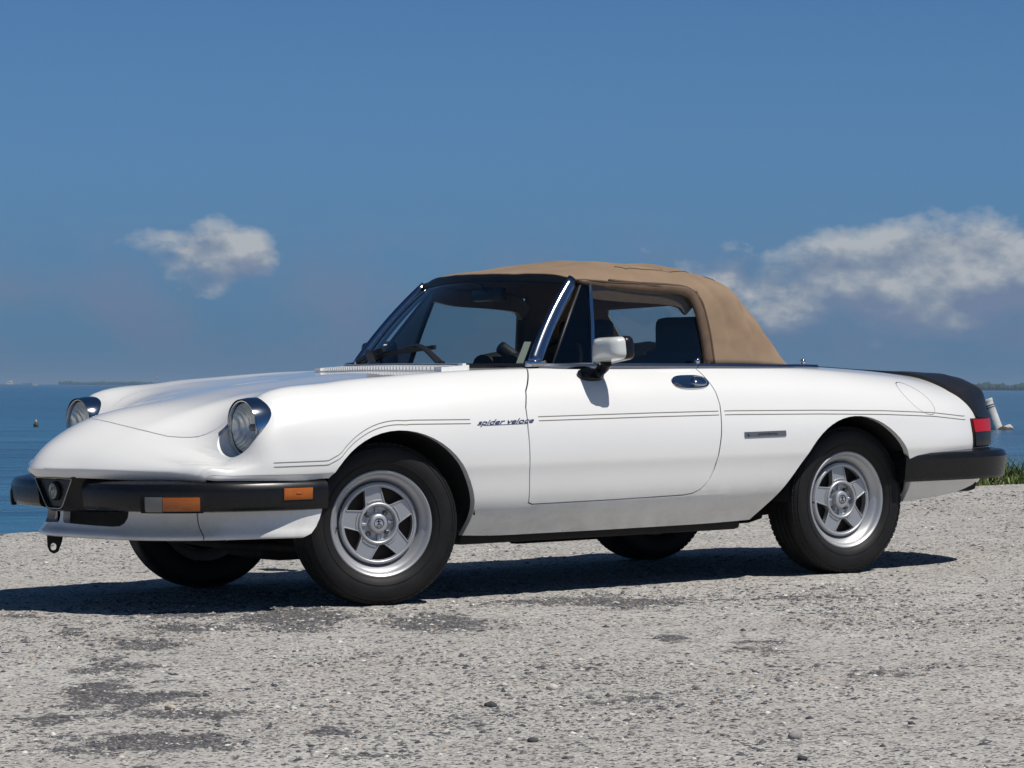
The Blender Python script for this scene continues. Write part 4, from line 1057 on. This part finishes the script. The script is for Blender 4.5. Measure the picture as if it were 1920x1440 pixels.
bm = ribbon_on_side(np.linspace(.40, .60, 14), lambda x_: .6475+.012*(x_-.365), .0009, .0016, -1)
from_bm('script_underline', bm, M['badge'], body_o)
rows = []
for x_ in np.linspace(1.640, 1.852, 14): rows.append([tuple(side_pt(x_, z_+.005*(x_-1.64), o_)[0]) for z_, o_ in ((.5905, 0), (.5905, .004), (.5695, .004), (.5695, 0))])
bm = grid_bm(np.array(rows)); vs = list(bm.verts); bm.faces.new(vs[:4]); bm.faces.new(vs[-4:]); bmesh.ops.recalc_face_normals(bm, faces=bm.faces)
pb = from_bm('coachbuilder_badge', bm, M['plate'], body_o, angle=30)
rows = []
for x_ in np.linspace(1.6435, 1.8485, 14): rows.append([tuple(side_pt(x_, z_+.005*(x_-1.64), .0046)[0]) for z_ in (.588, .572)])
place_text('pininfarina', 1.705, .5775, .0125, .4, 1.0, M['dark'], 'badge_lettering', pb, depth=.0004, off=.0050, length=.100)
bm = box((0, 0, 0), (.007, .001, .012)); p_, n_ = side_pt(1.657, .580, .0047); bmesh.ops.translate(bm, vec=p_, verts=bm.verts)
from_bm('badge_crest', bm, M['badge'], pb)
# door handle: flush chrome cup with a bright flap
for s, do in ((-1, door_o[0]), (1, door_o[1])):
    def ov(xc, zc, a, b, off, n=36): return [tuple(side_pt(xc+a*math.copysign(abs(math.cos(t))**.7, math.cos(t)), zc+b*math.copysign(abs(math.sin(t))**.8, math.sin(t)), off, s)[0]) for t in np.linspace(0, 2*math.pi, n+1)[:-1]]
    rr = [ov(1.432, .789, .091, .0265, .0005), ov(1.432, .789, .089, .025, .006), ov(1.432, .789, .083, .0205, .0062), ov(1.432, .789, .078, .0175, .0030), ov(1.432, .789, .03, .006, .0034)]
    bm = grid_bm(np.array(rr), closed=True); bm.faces.new(list(bm.verts)[-36:]); bmesh.ops.recalc_face_normals(bm, faces=bm.faces)
    from_bm('door_handle', bm, M['chrome'], do, angle=60)
    rr = [ov(1.474, .789, .036, .0185, .001), ov(1.474, .789, .034, .0175, .010), ov(1.474, .789, .026, .012, .0135), ov(1.474, .789, .006, .003, .0145)]
    bm = grid_bm(np.array(rr), closed=True); bm.faces.new(list(bm.verts)[-36:]); bmesh.ops.recalc_face_normals(bm, faces=bm.faces)
    from_bm('handle_flap', bm, M['chrome'], do)
# mirrors
for s, do in ((-1, door_o[0]), (1, door_o[1])):
    MX = .085
    base = []
    for h, k_ in ((0.0, 1.0), (.010, 1.0), (.016, .86), (.018, .5)):
        base.append([tuple(side_pt(.968+.060*k_*math.copysign(abs(math.cos(t))**.8, math.cos(t)), .822+.020*k_*math.sin(t), h, s)[0]) for t in np.linspace(0, 2*math.pi, 29)[:-1]])
    bm = grid_bm(np.array(base), closed=True); bm.faces.new(list(bm.verts)[-28:]); bmesh.ops.recalc_face_normals(bm, faces=bm.faces)
    mo = from_bm('door_mirror', bm, M['plastic'], do, angle=50)
    st = sweep(cr([(.985, s*.725, .822), (.992, s*.735, .842), (.990, s*.765, .860), (.985, s*.785, .878)], 4), circ(.020, 12, .013), scale=list(np.linspace(1.15, 1.5, 13)), up=(1, 0, 0))
    from_bm('mirror_stalk', st, M['plastic'], mo, angle=50)
    def mout(x_, k_, n=9):              # mirror outline seen from the front: inner edge tall, slanting lower edge
        P = [(.718, .880), (.726, .985), (.885, .988), (.895, .903)]
        c = np.mean(P, 0); out = []
        for i in range(4):
            q0, q1, q2 = (np.array(P[(i+j) % 4]) for j in (-1, 0, 1)); A = q1+(q0-q1)/np.linalg.norm(q0-q1)*.028; B = q1+(q2-q1)/np.linalg.norm(q2-q1)*.028
            for t in np.linspace(0, 1, n): out.append((1-t)**2*A+2*t*(1-t)*q1+t*t*B)
        return [(x_+MX, s*(c[0]+(o_[0]-c[0])*k_), c[1]-.016+(o_[1]-c[1])*k_) for o_ in out]
    rings = [mout(.955, .97), mout(.948, 1.03), mout(.925, 1.03), mout(.917, 1.0), mout(.914, .955)]
    bm = grid_bm(np.array(rings), closed=True); bm.faces.new(list(bm.verts)[:36]); bmesh.ops.recalc_face_normals(bm, faces=bm.faces)
    from_bm('mirror_housing', bm, M['plastic'], mo, angle=45)
    rings = [mout(.917, .985), mout(.893, .955), mout(.872, .86), mout(.860, .62), mout(.855, .3), mout(.854, .06)]
    bm = grid_bm(np.array(rings), closed=True); bm.faces.new(list(bm.verts)[-36:]); bmesh.ops.recalc_face_normals(bm, faces=bm.faces)
    from_bm('mirror_shell', bm, M['mirror_shell'] if s < 0 else M['plastic'], mo)
    bm = bmesh.new(); bm.faces.new([bm.verts.new(v) for v in mout(.9565, .88)])
    from_bm('mirror_glass', bm, M['chrome'], mo)

# ---- scuttle: vent grille, wipers
bm = bmesh.new()
vt = [(.455, .40), (.435, .33), (.415, .15), (.41, 0)]
def scut(xa, xb, y0, y1, h, ny=18):
    rows = []
    for y in np.linspace(y0, y1, ny):
        x0 = float(np.interp(abs(y), [0, .15, .33, .40], [.41, .415, .435, .455])); c = [top_pt(x0+t*(.128), y)[0] for t in (xa, xb)]
        rows.append([(c[0].x, y, c[0].z), (c[0].x, y, c[0].z+h), (c[1].x, y, c[1].z+h), (c[1].x, y, c[1].z)])
    b_ = grid_bm(np.array(rows)); vs = list(b_.verts); b_.faces.new(vs[:4]); b_.faces.new(vs[-4:]); bmesh.ops.recalc_face_normals(b_, faces=b_.faces); return b_
from_bm('vent_tray', scut(.05, .95, -.40, .40, .002), M['dark'], body_o, angle=40)
from_bm('vent_throat', scut(.80, .87, -.40, .40, .017), M['dark'], body_o, angle=40)
add_bm(bm, scut(0.0, .07, -.42, .42, .005)); add_bm(bm, scut(.875, 1.0, -.43, .43, .022)); add_bm(bm, scut(0, 1.0, -.45, -.408, .016, 3)); add_bm(bm, scut(0, 1.0, .408, .45, .016, 3))
from_bm('scuttle_vent', bm, M['paint'], body_o, angle=40)
bm = bmesh.new()
for y in np.linspace(-.392, .392, 42): add_bm(bm, scut(.08, .80, y-.0034, y+.0034, .0165, 2))
o = from_bm('vent_slat', bm, M['paint'], body_o, smooth=False); tag(o, kind='stuff')

# windscreen: base and head curves
def wbase(y): return np.array([.605+.165*(abs(y)/.62)**2.1, y, .872-.006*(abs(y)/.62)])
def whead(y): return np.array([.935+.100*(abs(y)/.505)**2.0, y, 1.212-.020*(abs(y)/.505)**2])
def wpt(u, v):                             # u -1..1 across, v 0 base..1 head
    a = wbase(u*.612); b = whead(u*.505); p = a*(1-v)+b*v; bow = .030*4*v*(1-v)*(1-.5*u*u); return p+np.array([-bow*.75, 0, bow*.55])
G = np.array([[wpt(u, v) for u in np.linspace(-.985, .985, 33)] for v in np.linspace(0.01, .985, 14)])
bm = grid_bm(G); bmesh.ops.recalc_face_normals(bm, faces=bm.faces)
ws = from_bm('windscreen_glass', bm, M['glass'], car)
fr = bmesh.new()
us = np.linspace(-1, 1, 41)
add_bm(fr, sweep([wpt(u, 1.0) for u in us], [(-.012, -.016), (.012, -.016), (.014, .004), (.008, .014), (-.010, .012)]))
add_bm(fr, sweep([wpt(u, 0.0)+np.array([-.004, 0, -.006]) for u in us], [(-.016, -.012), (.014, -.012), (.014, .008), (-.004, .014), (-.016, .006)]))
from_bm('screen_surround', fr, M['spoiler'], ws, angle=40)
for s in (-1, 1):
    path = [wpt(s*1.005, v)+np.array([.004, 0, 0]) for v in np.linspace(-.005, 1.0, 15)]
    from_bm('screen_pillar', sweep(path, [(.030*math.cos(t), .018*math.sin(t)) for t in np.linspace(0, 2*math.pi, 15)[:-1]], up=(0, 1, 0), scale=list(np.linspace(1.12, .92, 15))), M['frame'], car)
    b_ = box((.765, s*.632, .872), (.075, .05, .026), .010); from_bm('pillar_foot', b_, M['chrome'], car, angle=50)
wip = bmesh.new()
def wiper(piv, tip, b0, b1, name, mid):
    b_ = bmesh.new()
    add_bm(b_, sweep(cr([piv, mid, tip], 6), [(-.010, -.004), (.010, -.004), (.010, .004), (-.010, .004)], scale=list(np.linspace(1.5, .6, 13))))
    add_bm(b_, tube([(piv[0], piv[1], piv[2]-.03), (piv[0], piv[1], piv[2]+.012)], .013, 10))
    wo_ = from_bm(name, b_, M['spoiler'], car, angle=40)
    from_bm('wiper_blade', sweep([b0, tuple((np.array(b0)+np.array(b1))/2+np.array([-.008, 0, .006])), b1], [(-.005, -.010), (.005, -.010), (.007, .006), (-.007, .006)]), M['rubber'], wo_, angle=40)
def won(u, v, o=.016): return tuple(wpt(u, v)+np.array([-o*.8, 0, o*.6]))
wiper(won(-.38, -.02, .02), won(.10, .135, .022), won(.62, .055), won(-.23, .160), 'wiper_arm', won(-.13, .135, .04))
wiper(won(.42, -.02, .02), won(.74, .11, .022), won(.97, .03), won(.42, .15), 'wiper_arm', won(.60, .10, .04))
a, b, c, d = (wpt(u, v)+np.array([.004, 0, -.003]) for u, v in ((-.93, .03), (-.885, .03), (-.885, .26), (-.93, .26)))
np_mesh('screen_sticker', [a, b, c, d], [(0, 1, 2, 3)], M['paper'], ws, smooth=False)
bm = bmesh.new()
for k_ in range(6):
    v0 = .05+.034*k_; bm.faces.new([bm.verts.new(wpt(u, v)+np.array([.0025, 0, -.002])) for u, v in ((-.922, v0), (-.906, v0), (-.906, v0+.018), (-.922, v0+.018))])
# interior mirror
mi = from_bm('inner_mirror', box((1.0, 0, 1.150), (.03, .21, .055), .012), M['plastic'], car, angle=40)
from_bm('mirror_arm', tube([(.95, 0, 1.195), (.985, 0, 1.165)], .007, 8), M['plastic'], mi)

# ---- side windows: vent window frames, door glass
for s, do in ((-1, door_o[0]), (1, door_o[1])):
    A0 = np.array([.845, s*.628, .868]); A1 = np.array([1.072, s*.512, 1.180]); V0 = np.array([1.035, s*.632, .866]); V1 = np.array([1.105, s*.528, 1.172])
    def post(p, q, prof): return sweep([p, p*.5+q*.5+np.array([0, s*.006, .0]), q], prof, up=(0, 1, 0))
    vw = from_bm('vent_window_frame', tube([tuple(A0), tuple(A0*.5+A1*.5), tuple(A1), tuple(V1), tuple(V0*.5+V1*.5), tuple(V0)], .0075, 8, closed=True, up=(0, 1, 0)), M['spoiler'], do)
    from_bm('vent_post', post(V0, V1, [(-.008, -.006), (.008, -.006), (.008, .006), (-.008, .006)]), M['chrome'], vw, angle=40)
    bm = bmesh.new(); bm.faces.new([bm.verts.new(p) for p in (A0, V0, V1, A1)]); from_bm('vent_glass', bm, M['tint'], vw)
    D = [np.array(p) for p in ((1.045, s*.634, .866), (1.58, s*.636, .858), (1.575, s*.565, 1.142), (1.112, s*.532, 1.172))]
    rows = [[tuple((D[0]*(1-u)+D[1]*u)*(1-v)+(D[3]*(1-u)+D[2]*u)*v+np.array([0, s*.010*4*v*(1-v), 0])) for u in np.linspace(0, 1, 8)] for v in np.linspace(0, 1, 8)]
    bm = grid_bm(np.array(rows)); bmesh.ops.recalc_face_normals(bm, faces=bm.faces); from_bm('door_glass', bm, M['glass'], do)

# ---- soft top
def half_net(rows): return rows
TOP = [
 X(1.0, [(.500, 1.200), (.455, 1.212), (.36, 1.222), (.18, 1.230), (0, 1.232)]),
 X(1.10, [(.532, 1.192), (.49, 1.216), (.39, 1.237), (.2, 1.251), (0, 1.256)]),
 X(1.30, [(.560, 1.176), (.51, 1.215), (.41, 1.245), (.21, 1.270), (0, 1.279)]),
 X(1.48, [(.575, 1.164), (.525, 1.208), (.42, 1.240), (.21, 1.270), (0, 1.281)]),
 X(1.60, [(.582, 1.150), (.53, 1.200), (.425, 1.232), (.215, 1.262), (0, 1.276)]),
]
hx = lambda y: -.065+.10*(y/.505)**2
for i, p in enumerate(TOP[0]): TOP[0][i] = (1.0+hx(p[1]), p[1], p[2])
RING = [
 X(1.60, [(.645, .858), (.628, .97), (.606, 1.08), (.582, 1.150), (.53, 1.200), (.425, 1.232), (.215, 1.262), (0, 1.276)]),
 [(1.72, .640, .856), (1.72, .620, .97), (1.72, .598, 1.075), (1.72, .572, 1.148), (1.72, .52, 1.192), (1.725, .42, 1.220), (1.735, .215, 1.250), (1.74, 0, 1.262)],
 [(1.83, .634, .853), (1.82, .612, .96), (1.815, .590, 1.06), (1.81, .562, 1.132), (1.815, .50, 1.170), (1.84, .40, 1.190), (1.88, .21, 1.212), (1.90, 0, 1.222)],
 [(1.93, .626, .850), (1.90, .600, .94), (1.88, .575, 1.03), (1.87, .540, 1.092), (1.885, .48, 1.125), (1.92, .38, 1.135), (1.97, .20, 1.150), (1.99, 0, 1.158)],
 [(2.02, .610, .847), (1.99, .588, .905), (1.975, .56, .965), (1.97, .52, 1.01), (1.985, .455, 1.03), (2.01, .36, 1.035), (2.06, .19, 1.04), (2.08, 0, 1.045)],
 [(2.075, .592, .843), (2.072, .575, .848), (2.075, .545, .852), (2.08, .50, .855), (2.095, .43, .856), (2.12, .34, .857), (2.16, .18, .86), (2.175, 0, .862)],
]
def cloth(g, seed, amp):                 # slack and creases in the canvas
    a = g.copy(); x_, y_, z_ = a[..., 0], a[..., 1], a[..., 2]
    n_ = fbm(x_*7+3, (y_+z_)*9+5, 3, seed)-.5; cr1 = 1-np.abs(2*fbm(x_*5+z_*4+1.7, y_*6-z_*5, 3, seed+9)-1)
    d = amp*n_-.006*np.clip(cr1-.86, 0, 1)*7*np.clip((x_-1.15)/.3, 0, 1)
    a[..., 2] += d*np.clip((z_-.87)/.1, 0, 1); a[..., 1] += 1.1*d*np.sign(y_)*np.clip((z_-.87)/.1, 0, 1)
    bowf = .007*np.exp(-((x_-1.66)/.035)**2)+.005*np.exp(-((x_-1.30)/.04)**2); a[..., 2] += bowf*np.clip((z_-1.14)/.05, 0, 1)
    return a
g1 = cloth(net_surface(TOP, .016, .018), 71, .010); g2 = cloth(net_surface(RING, .016, .018), 71, .010)
bm = grid_bm(g1); add_bm(bm, grid_bm(g2)); bmesh.ops.remove_doubles(bm, verts=bm.verts, dist=.003); bmesh.ops.recalc_face_normals(bm, faces=bm.faces)
fz = max(bm.faces, key=lambda f: f.calc_center_median().z)
if fz.normal.z < 0: bmesh.ops.reverse_faces(bm, faces=bm.faces)
TBV = BVHTree.FromBMesh(bm)
M['seam'] = mat('canvas_seam', (.085, .058, .038), .9)
rwp = [(.455, .905), (.47, .925), (.455, 1.07), (.43, 1.095), (.0, 1.112), (-.43, 1.095), (-.455, 1.07), (-.47, .925), (-.455, .905)]
rw = split_off(bm, cut(bm, rwp, 'X', flt=lambda c: c.x > 1.80 and abs(c.y) < .52))
from_bm('rear_window', rw, M['glass'], car)
st_ = from_bm('soft_top', bm, M['canvas'], car)
md = st_.modifiers.new('thickness', 'SOLIDIFY'); md.thickness = .006; md.offset = -1
def on_top(x_, y_, off): 
    h = TBV.ray_cast(Vector((x_, y_, 2)), Vector((0, 0, -1))); return None if h[0] is None else tuple(h[0]+h[1]*off)
for s in (-1, 1):
    pts = [on_top(x_, s*y_, .001) for x_, y_ in zip(np.linspace(1.30, 1.85, 30), np.interp(np.linspace(1.30, 1.85, 30), [1.06, 1.3, 1.6, 1.8, 2.02], [.425, .435, .43, .42, .38]))]
    from_bm('top_seam', tube([p for p in pts if p], .0022, 6), M['seam'], st_)
    e = [(1.035, s*.515, 1.192)]+[tuple(g1[i, 0 if s < 0 else -1]) for i in range(6, len(g1), 3)]
    from_bm('edge_binding', sweep(e, circ(.0045, 8)), M['seam'], st_)
    # brown seal behind the door glass, turning forward under the roof rail
    pth = cr([(1.605, s*.640, .862), (1.600, s*.622, .98), (1.588, s*.598, 1.085), (1.560, s*.578, 1.140), (1.48, s*.566, 1.158), (1.30, s*.553, 1.168), (1.14, s*.535, 1.182), (1.06, s*.520, 1.190)], 6)
    from_bm('window_seal', sweep(pth, circ(.022, 12, .016), up=(0, 1, 0), scale=list(np.r_[np.ones(20)*1.0, np.linspace(1, .35, 23)])), M['seal'], st_)
    from_bm('seal_lip', tube([(p[0]+.024*max(0, min(1, (1.165-p[2])/.07)), p[1]+s*.005, p[2]+.014*max(0, min(1, (p[2]-1.06)/.09))) for p in pth[:-8]], .006, 8), M['seam'], st_)
for s in (-1, 1):
    pth = cr([(1.075, s*.500, 1.158), (1.2, s*.528, 1.140), (1.4, s*.545, 1.128), (1.53, s*.552, 1.112), (1.575, s*.560, 1.075)], 5)
    from_bm('roof_rail', sweep(pth, [(-.012, -.028), (.012, -.028), (.014, .035), (-.014, .035)]), M['seal'], st_, angle=40)
hd_ = bmesh.new(); add_bm(hd_, sweep([np.array(on_top(.95+.1*(abs(u)*.49/.505)**2, u*.49, 0) or (1, u*.49, 1.22))+np.array([-.012, 0, -.016]) for u in np.linspace(-1, 1, 31)], [(-.016, -.008), (.016, -.008), (.016, .008), (-.010, .010)]))
from_bm('header_trim', hd_, M['spoiler'], st_, angle=40)

# ---- interior
bm = bmesh.new()
for s in (-1, 1): add_bm(bm, box((1.35, s*.615, .60), (1.5, .025, .44), .008))
add_bm(bm, box((1.35, 0, .36), (1.5, 1.22, .03))); add_bm(bm, box((2.10, 0, .62), (.04, 1.1, .44), .01)); add_bm(bm, box((.60, 0, .60), (.03, 1.2, .44), .01)); add_bm(bm, box((1.25, 0, .44), (1.1, .2, .16), .03))
from_bm('cabin_trim', bm, M['leather'], car, angle=40)
bm = bmesh.new(); add_bm(bm, sweep([(.80, -.58, .80), (.78, -.3, .82), (.77, 0, .82), (.78, .3, .82), (.80, .58, .80)], [(-.14, -.10), (.10, -.10), (.14, .0), (.08, .05), (-.12, .055)]))
for y in (-.42, -.24): add_bm(bm, sweep([(.80, y, .86), (.90, y, .875)], circ(.075, 18, .05)))
da = from_bm('dashboard', bm, M['leather'], car, angle=40)
cs = Vector((1.03, -.33, .805)); ax_ = Vector((-.80, 0, .50)).normalized(); qm = ax_.to_track_quat('Z', 'Y').to_matrix()
bm = tube([cs+qm @ Vector((.19*math.cos(t), .19*math.sin(t), 0)) for t in np.linspace(0, 2*math.pi, 41)[:-1]], .0125, 10, closed=True, up=tuple(ax_))
for t in (rad(90), rad(210), rad(330)): add_bm(bm, tube([cs-ax_*-.03, cs+qm @ Vector((.185*math.cos(t), .185*math.sin(t), 0))], .009, 8))
add_bm(bm, tube([cs, cs+ax_*.25], .025, 10))
from_bm('steering_wheel', bm, M['leather'], car)
def seat(y, mm, name='seat'):
    b_ = sweep(cr([(1.20, y, .56), (1.45, y, .55), (1.62, y, .58)], 3), [(-.22, -.07), (.22, -.07), (.235, 0), (.21, .065), (-.21, .065), (-.235, 0)])
    so = from_bm(name, b_, mm, car, angle=50)
    b_ = sweep(cr([(1.60, y, .56), (1.665, y, .70), (1.71, y, .83), (1.73, y, .90)], 4), [(-.22, -.06), (.22, -.06), (.24, 0), (.21, .06), (-.21, .06), (-.24, 0)], scale=list(np.linspace(1, .86, 13)), up=(-1, 0, .3))
    from_bm('seat_back', b_, mm, so, angle=50)
    b_ = box((1.735, y, .965), (.10, .30, .17), .042, seg=3); from_bm('headrest', b_, mm, so, angle=60)
    return so
seat(-.33, M['leather']); seat(.33, M['leather'])
b_ = box((1.42, -.60, .80), (.34, .03, .10), .012); from_bm('door_card', b_, M['tan'], door_o[0], angle=40)
rr_ = np.random.default_rng(5); G = np.array([[(x_, y_, .872+.05*math.exp(-((x_-1.88)/.10)**2)+.05*float(fbm(np.array([x_*9]), np.array([y_*11]), 3, 81)[0])) for y_ in np.linspace(.02, .50, 22)] for x_ in np.linspace(1.74, 2.03, 16)])
bm = grid_bm(G); bmesh.ops.recalc_face_normals(bm, faces=bm.faces); fo = from_bm('folded_cover', bm, M['tan'], car); fo.modifiers.new('t', 'SOLIDIFY').thickness = .012
q_ = bmesh.new(); bmesh.ops.create_uvsphere(q_, u_segments=12, v_segments=8, radius=.013); bmesh.ops.translate(q_, vec=(1.528, -.662, .872), verts=q_.verts); add_bm(q_, box((1.528, -.66, .855), (.02, .02, .03), .004))
from_bm('catch', q_, M['chrome'], body_o)

# ------------------------------------------------------------------ far things on the water
def px_at(u, v, dist):                       # a far place along a bearing (degrees right of the view axis), distance in metres
    d = FW*dist+RT*(dist*(u-960)/6000)
    return Vector((CAM.x+d.x, CAM.y+d.y, SEA))
def treeline(name, u0, u1, dist, h, seed, col, n):
    r = np.random.default_rng(seed); V = []; F = []
    base = bmesh.new(); bmesh.ops.create_icosphere(base, subdivisions=1, radius=1.0)
    bv = np.array([v.co[:] for v in base.verts]); bf = np.array([[v.index for v in f.verts] for f in base.faces]); base.free()
    for i in range(n):
        u = r.uniform(u0, u1); d = dist*r.uniform(0.985, 1.02); p = px_at(u, 0, d)
        env = 0.35+0.9*float(fbm(np.array([u*0.025+seed]), np.array([0.3]), 4, seed)[0])
        hh = h*env*r.uniform(0.55, 1.1); rr = hh*r.uniform(0.22, 0.75)
        v = bv*(1+r.uniform(-0.25, 0.25, bv.shape)); v = v*np.array([rr, rr, hh*0.55])+np.array([p.x, p.y, p.z+hh*0.5])
        F.append(bf+len(bv)*i); V.append(v)
    me = big_mesh(name, np.concatenate(V), np.concatenate(F), 3)
    o = link(name, me, mat(name+'_leaf', col, 0.9, vary=(0.05, tuple(c*1.5 for c in col), 0.8), spec=0.1)); tag(o, kind='stuff')
    return o
treeline('far_wood', 1560, 2600, 3300.0, 8.6, 3, (0.030, 0.050, 0.024), 2200)
treeline('far_wood', 112, 900, 5600.0, 6.6, 4, (0.032, 0.050, 0.028), 1700)
treeline('far_wood', 30, 60, 6200.0, 4.0, 9, (0.032, 0.050, 0.028), 16)

M['boat_white'] = mat('boat_white', (0.72, 0.72, 0.69), 0.4, vary=(0.6, (0.6, 0.6, 0.56), 0.6))
M['boat_dark'] = mat('boat_dark', (0.035, 0.04, 0.05), 0.4)
M['boat_tan'] = mat('boat_hull_tan', (0.45, 0.36, 0.27), 0.5)
def hull(L, B, H, sheer=0.25):
    st = []
    for i in range(9):
        s = i/8; wd = B/2*(1-max(0, (s-0.45)/0.55)**2.2); z1 = H*(1+sheer*s*s)
        st.append([(s*L-L/2, -wd, z1), (s*L-L/2-0.03*L*s*0, -wd*0.82, 0.0), (s*L-L/2, 0, -0.3), (s*L-L/2, wd*0.82, 0), (s*L-L/2, wd, z1)])
    bm = grid_bm(np.array(st)); 
    vs = [v for v in bm.verts]
    bm.faces.new([vs[i*5] for i in range(9)]+[vs[i*5+4] for i in range(8, -1, -1)]); bm.faces.new([vs[j] for j in range(5)])
    bmesh.ops.remove_doubles(bm, verts=bm.verts, dist=1e-4); bmesh.ops.recalc_face_normals(bm, faces=bm.faces)
    return bm
YAW = math.atan2(RT.y, RT.x)
b = empty('boat', loc=px_at(15, 0, 3000)); b.rotation_euler = (0, 0, YAW+math.pi+0.15)
tag(b, 'larger white motor yacht on the horizon at the far left', 'boat', 'boats on the horizon')
from_bm('hull', hull(11.0, 3.4, 1.3), M['boat_white'], b, angle=40)
from_bm('cabin', box((-1.6, 0, 2.2), (6.0, 2.6, 1.7), 0.25), M['boat_white'], b, angle=40)
from_bm('flybridge', box((-2.4, 0, 3.6), (3.6, 2.2, 0.9), 0.2), M['boat_white'], b, angle=40)
from_bm('window', box((-1.6, 0, 2.45), (5.2, 2.66, 0.5), 0.1), M['boat_dark'], b, angle=40)
from_bm('mast', tube([(-3, 0, 4.0), (-3.3, 0, 6.2)], 0.08, 6), M['boat_white'], b)
b = empty('boat', loc=px_at(65, 0, 2600)); b.rotation_euler = (0, 0, YAW+0.2)
tag(b, 'small low open boat with a dark bow, second from the left on the horizon', 'boat', 'boats on the horizon')
from_bm('hull', hull(5.4, 1.9, 0.7), M['boat_white'], b, angle=40)
from_bm('console', box((-0.4, 0, 1.2), (1.3, 0.9, 1.0), 0.1), M['boat_tan'], b, angle=40)
from_bm('outboard_motor', box((-2.75, 0, 0.8), (0.5, 0.45, 0.9), 0.1), M['boat_dark'], b, angle=40)
mt = empty('lattice_mast', loc=px_at(294, 0, 5200)); tag(mt, 'faint red and white radio mast on the far left shore', 'mast')
M['mast_red'] = mat('mast_red', (0.42, 0.10, 0.08), 0.6)
for k in range(5):
    bm = bmesh.new(); z0, z1 = 1+k*3.6, 1+(k+1)*3.6
    for a in range(3):
        q = (math.cos(a*2.094)*0.9, math.sin(a*2.094)*0.9); q2 = (math.cos((a+1)*2.094)*0.9, math.sin((a+1)*2.094)*0.9)
        add_bm(bm, tube([(q[0], q[1], z0), (q[0], q[1], z1)], 0.22, 5)); add_bm(bm, tube([(q[0], q[1], z0), (q2[0], q2[1], z1)], 0.12, 4))
    from_bm('mast_section', bm, M['mast_red'] if k % 2 == 0 else M['boat_white'], mt)

# leaning white pile with a broken foot, at the right
PD = 118.0; k = PD/6000.0
pl = empty('pile', loc=px_at(1872, 0, PD)+Vector((0, 0, -0.1))); pl.rotation_euler = (0, 0, YAW)
tag(pl, 'leaning white cylindrical pile standing in the water behind the car tail', 'pile')
M['pile'] = mat('weathered_pile', (0.66, 0.66, 0.64), 0.6, vary=(2.2, (0.36, 0.33, 0.27), 0.75), bump=(12.0, 0.4, 0.02))
M['pile_dark'] = mat('barnacles', (0.055, 0.045, 0.030), 0.9, vary=(9.0, (0.12, 0.09, 0.05), 0.6), bump=(20.0, 0.8, 0.05))
ax = Vector((-0.37, 0.05, 1.0)).normalized()
q = ax.to_track_quat('Z', 'Y').to_matrix()
bm = lathe([(0.0, 1.29), (0.215, 1.29), (0.235, 1.27), (0.235, 1.20), (0.222, 1.19), (0.222, 0.0), (0.0, 0.0)], 24, 'Z'); bmesh.ops.transform(bm, matrix=q.to_4x4(), verts=bm.verts)
from_bm('shaft', bm, M['pile'], pl, angle=35)
for zz in (1.06, 0.98):
    bm = lathe([(0.222, zz), (0.228, zz), (0.228, zz-0.035), (0.222, zz-0.035)], 24, 'Z'); bmesh.ops.transform(bm, matrix=q.to_4x4(), verts=bm.verts)
    from_bm('band', bm, M['boat_dark'], pl, angle=35)
bm = lathe([(0.0, 0.20), (0.24, 0.17), (0.30, 0.08), (0.28, -0.2), (0.0, -0.2)], 20, 'Z')
for v in bm.verts: v.co.x = v.co.x*1.5+0.16; v.co.z += 0.05*math.sin(v.co.x*9)
from_bm('foot', bm, M['pile_dark'], pl)
bm = bmesh.new(); bmesh.ops.create_icosphere(bm, subdivisions=3, radius=0.2)
for v in bm.verts: v.co = Vector((v.co.x*1.15+0.33, v.co.y*1.0, v.co.z*0.55+0.17+0.03*math.sin(v.co.x*20)))
from_bm('broken_collar', bm, M['pile'], pl)

# small dark marker buoy with a stub on top, at the left
bu = empty('buoy', loc=px_at(68, 0, 112.0)); bu.rotation_euler = (0, 0, YAW)
tag(bu, 'small dark round marker buoy floating alone in the water left of the car', 'buoy')
bm = bmesh.new(); bmesh.ops.create_uvsphere(bm, u_segments=16, v_segments=10, radius=0.095); bmesh.ops.translate(bm, vec=(0, 0, 0.05), verts=bm.verts)
from_bm('float', bm, M['pile_dark'], bu)
from_bm('stub', tube([(0, 0, 0.10), (0.0, 0, 0.24)], 0.03, 8), M['boat_tan'], bu)

# the air itself: thin haze over land and water
hz_ = box((0, 0, 11.0), (54000, 54000, 25.6))
me = bpy.data.meshes.new('haze'); hz_.to_mesh(me); hz_.free(); hm = bpy.data.materials.new('haze_air'); hm.use_nodes = True; t = NT(hm.node_tree); t.n.clear()
pv = t.new('ShaderNodeVolumePrincipled', i_Density=0.00016, i_Color=(0.42, 0.60, 0.82, 1)); pv.inputs['Anisotropy'].default_value = 0.0
ho = t.new('ShaderNodeOutputMaterial'); t.link(pv.outputs[0], ho.inputs['Volume'])
o = link('haze', me, hm, smooth=False); tag(o, kind='stuff')
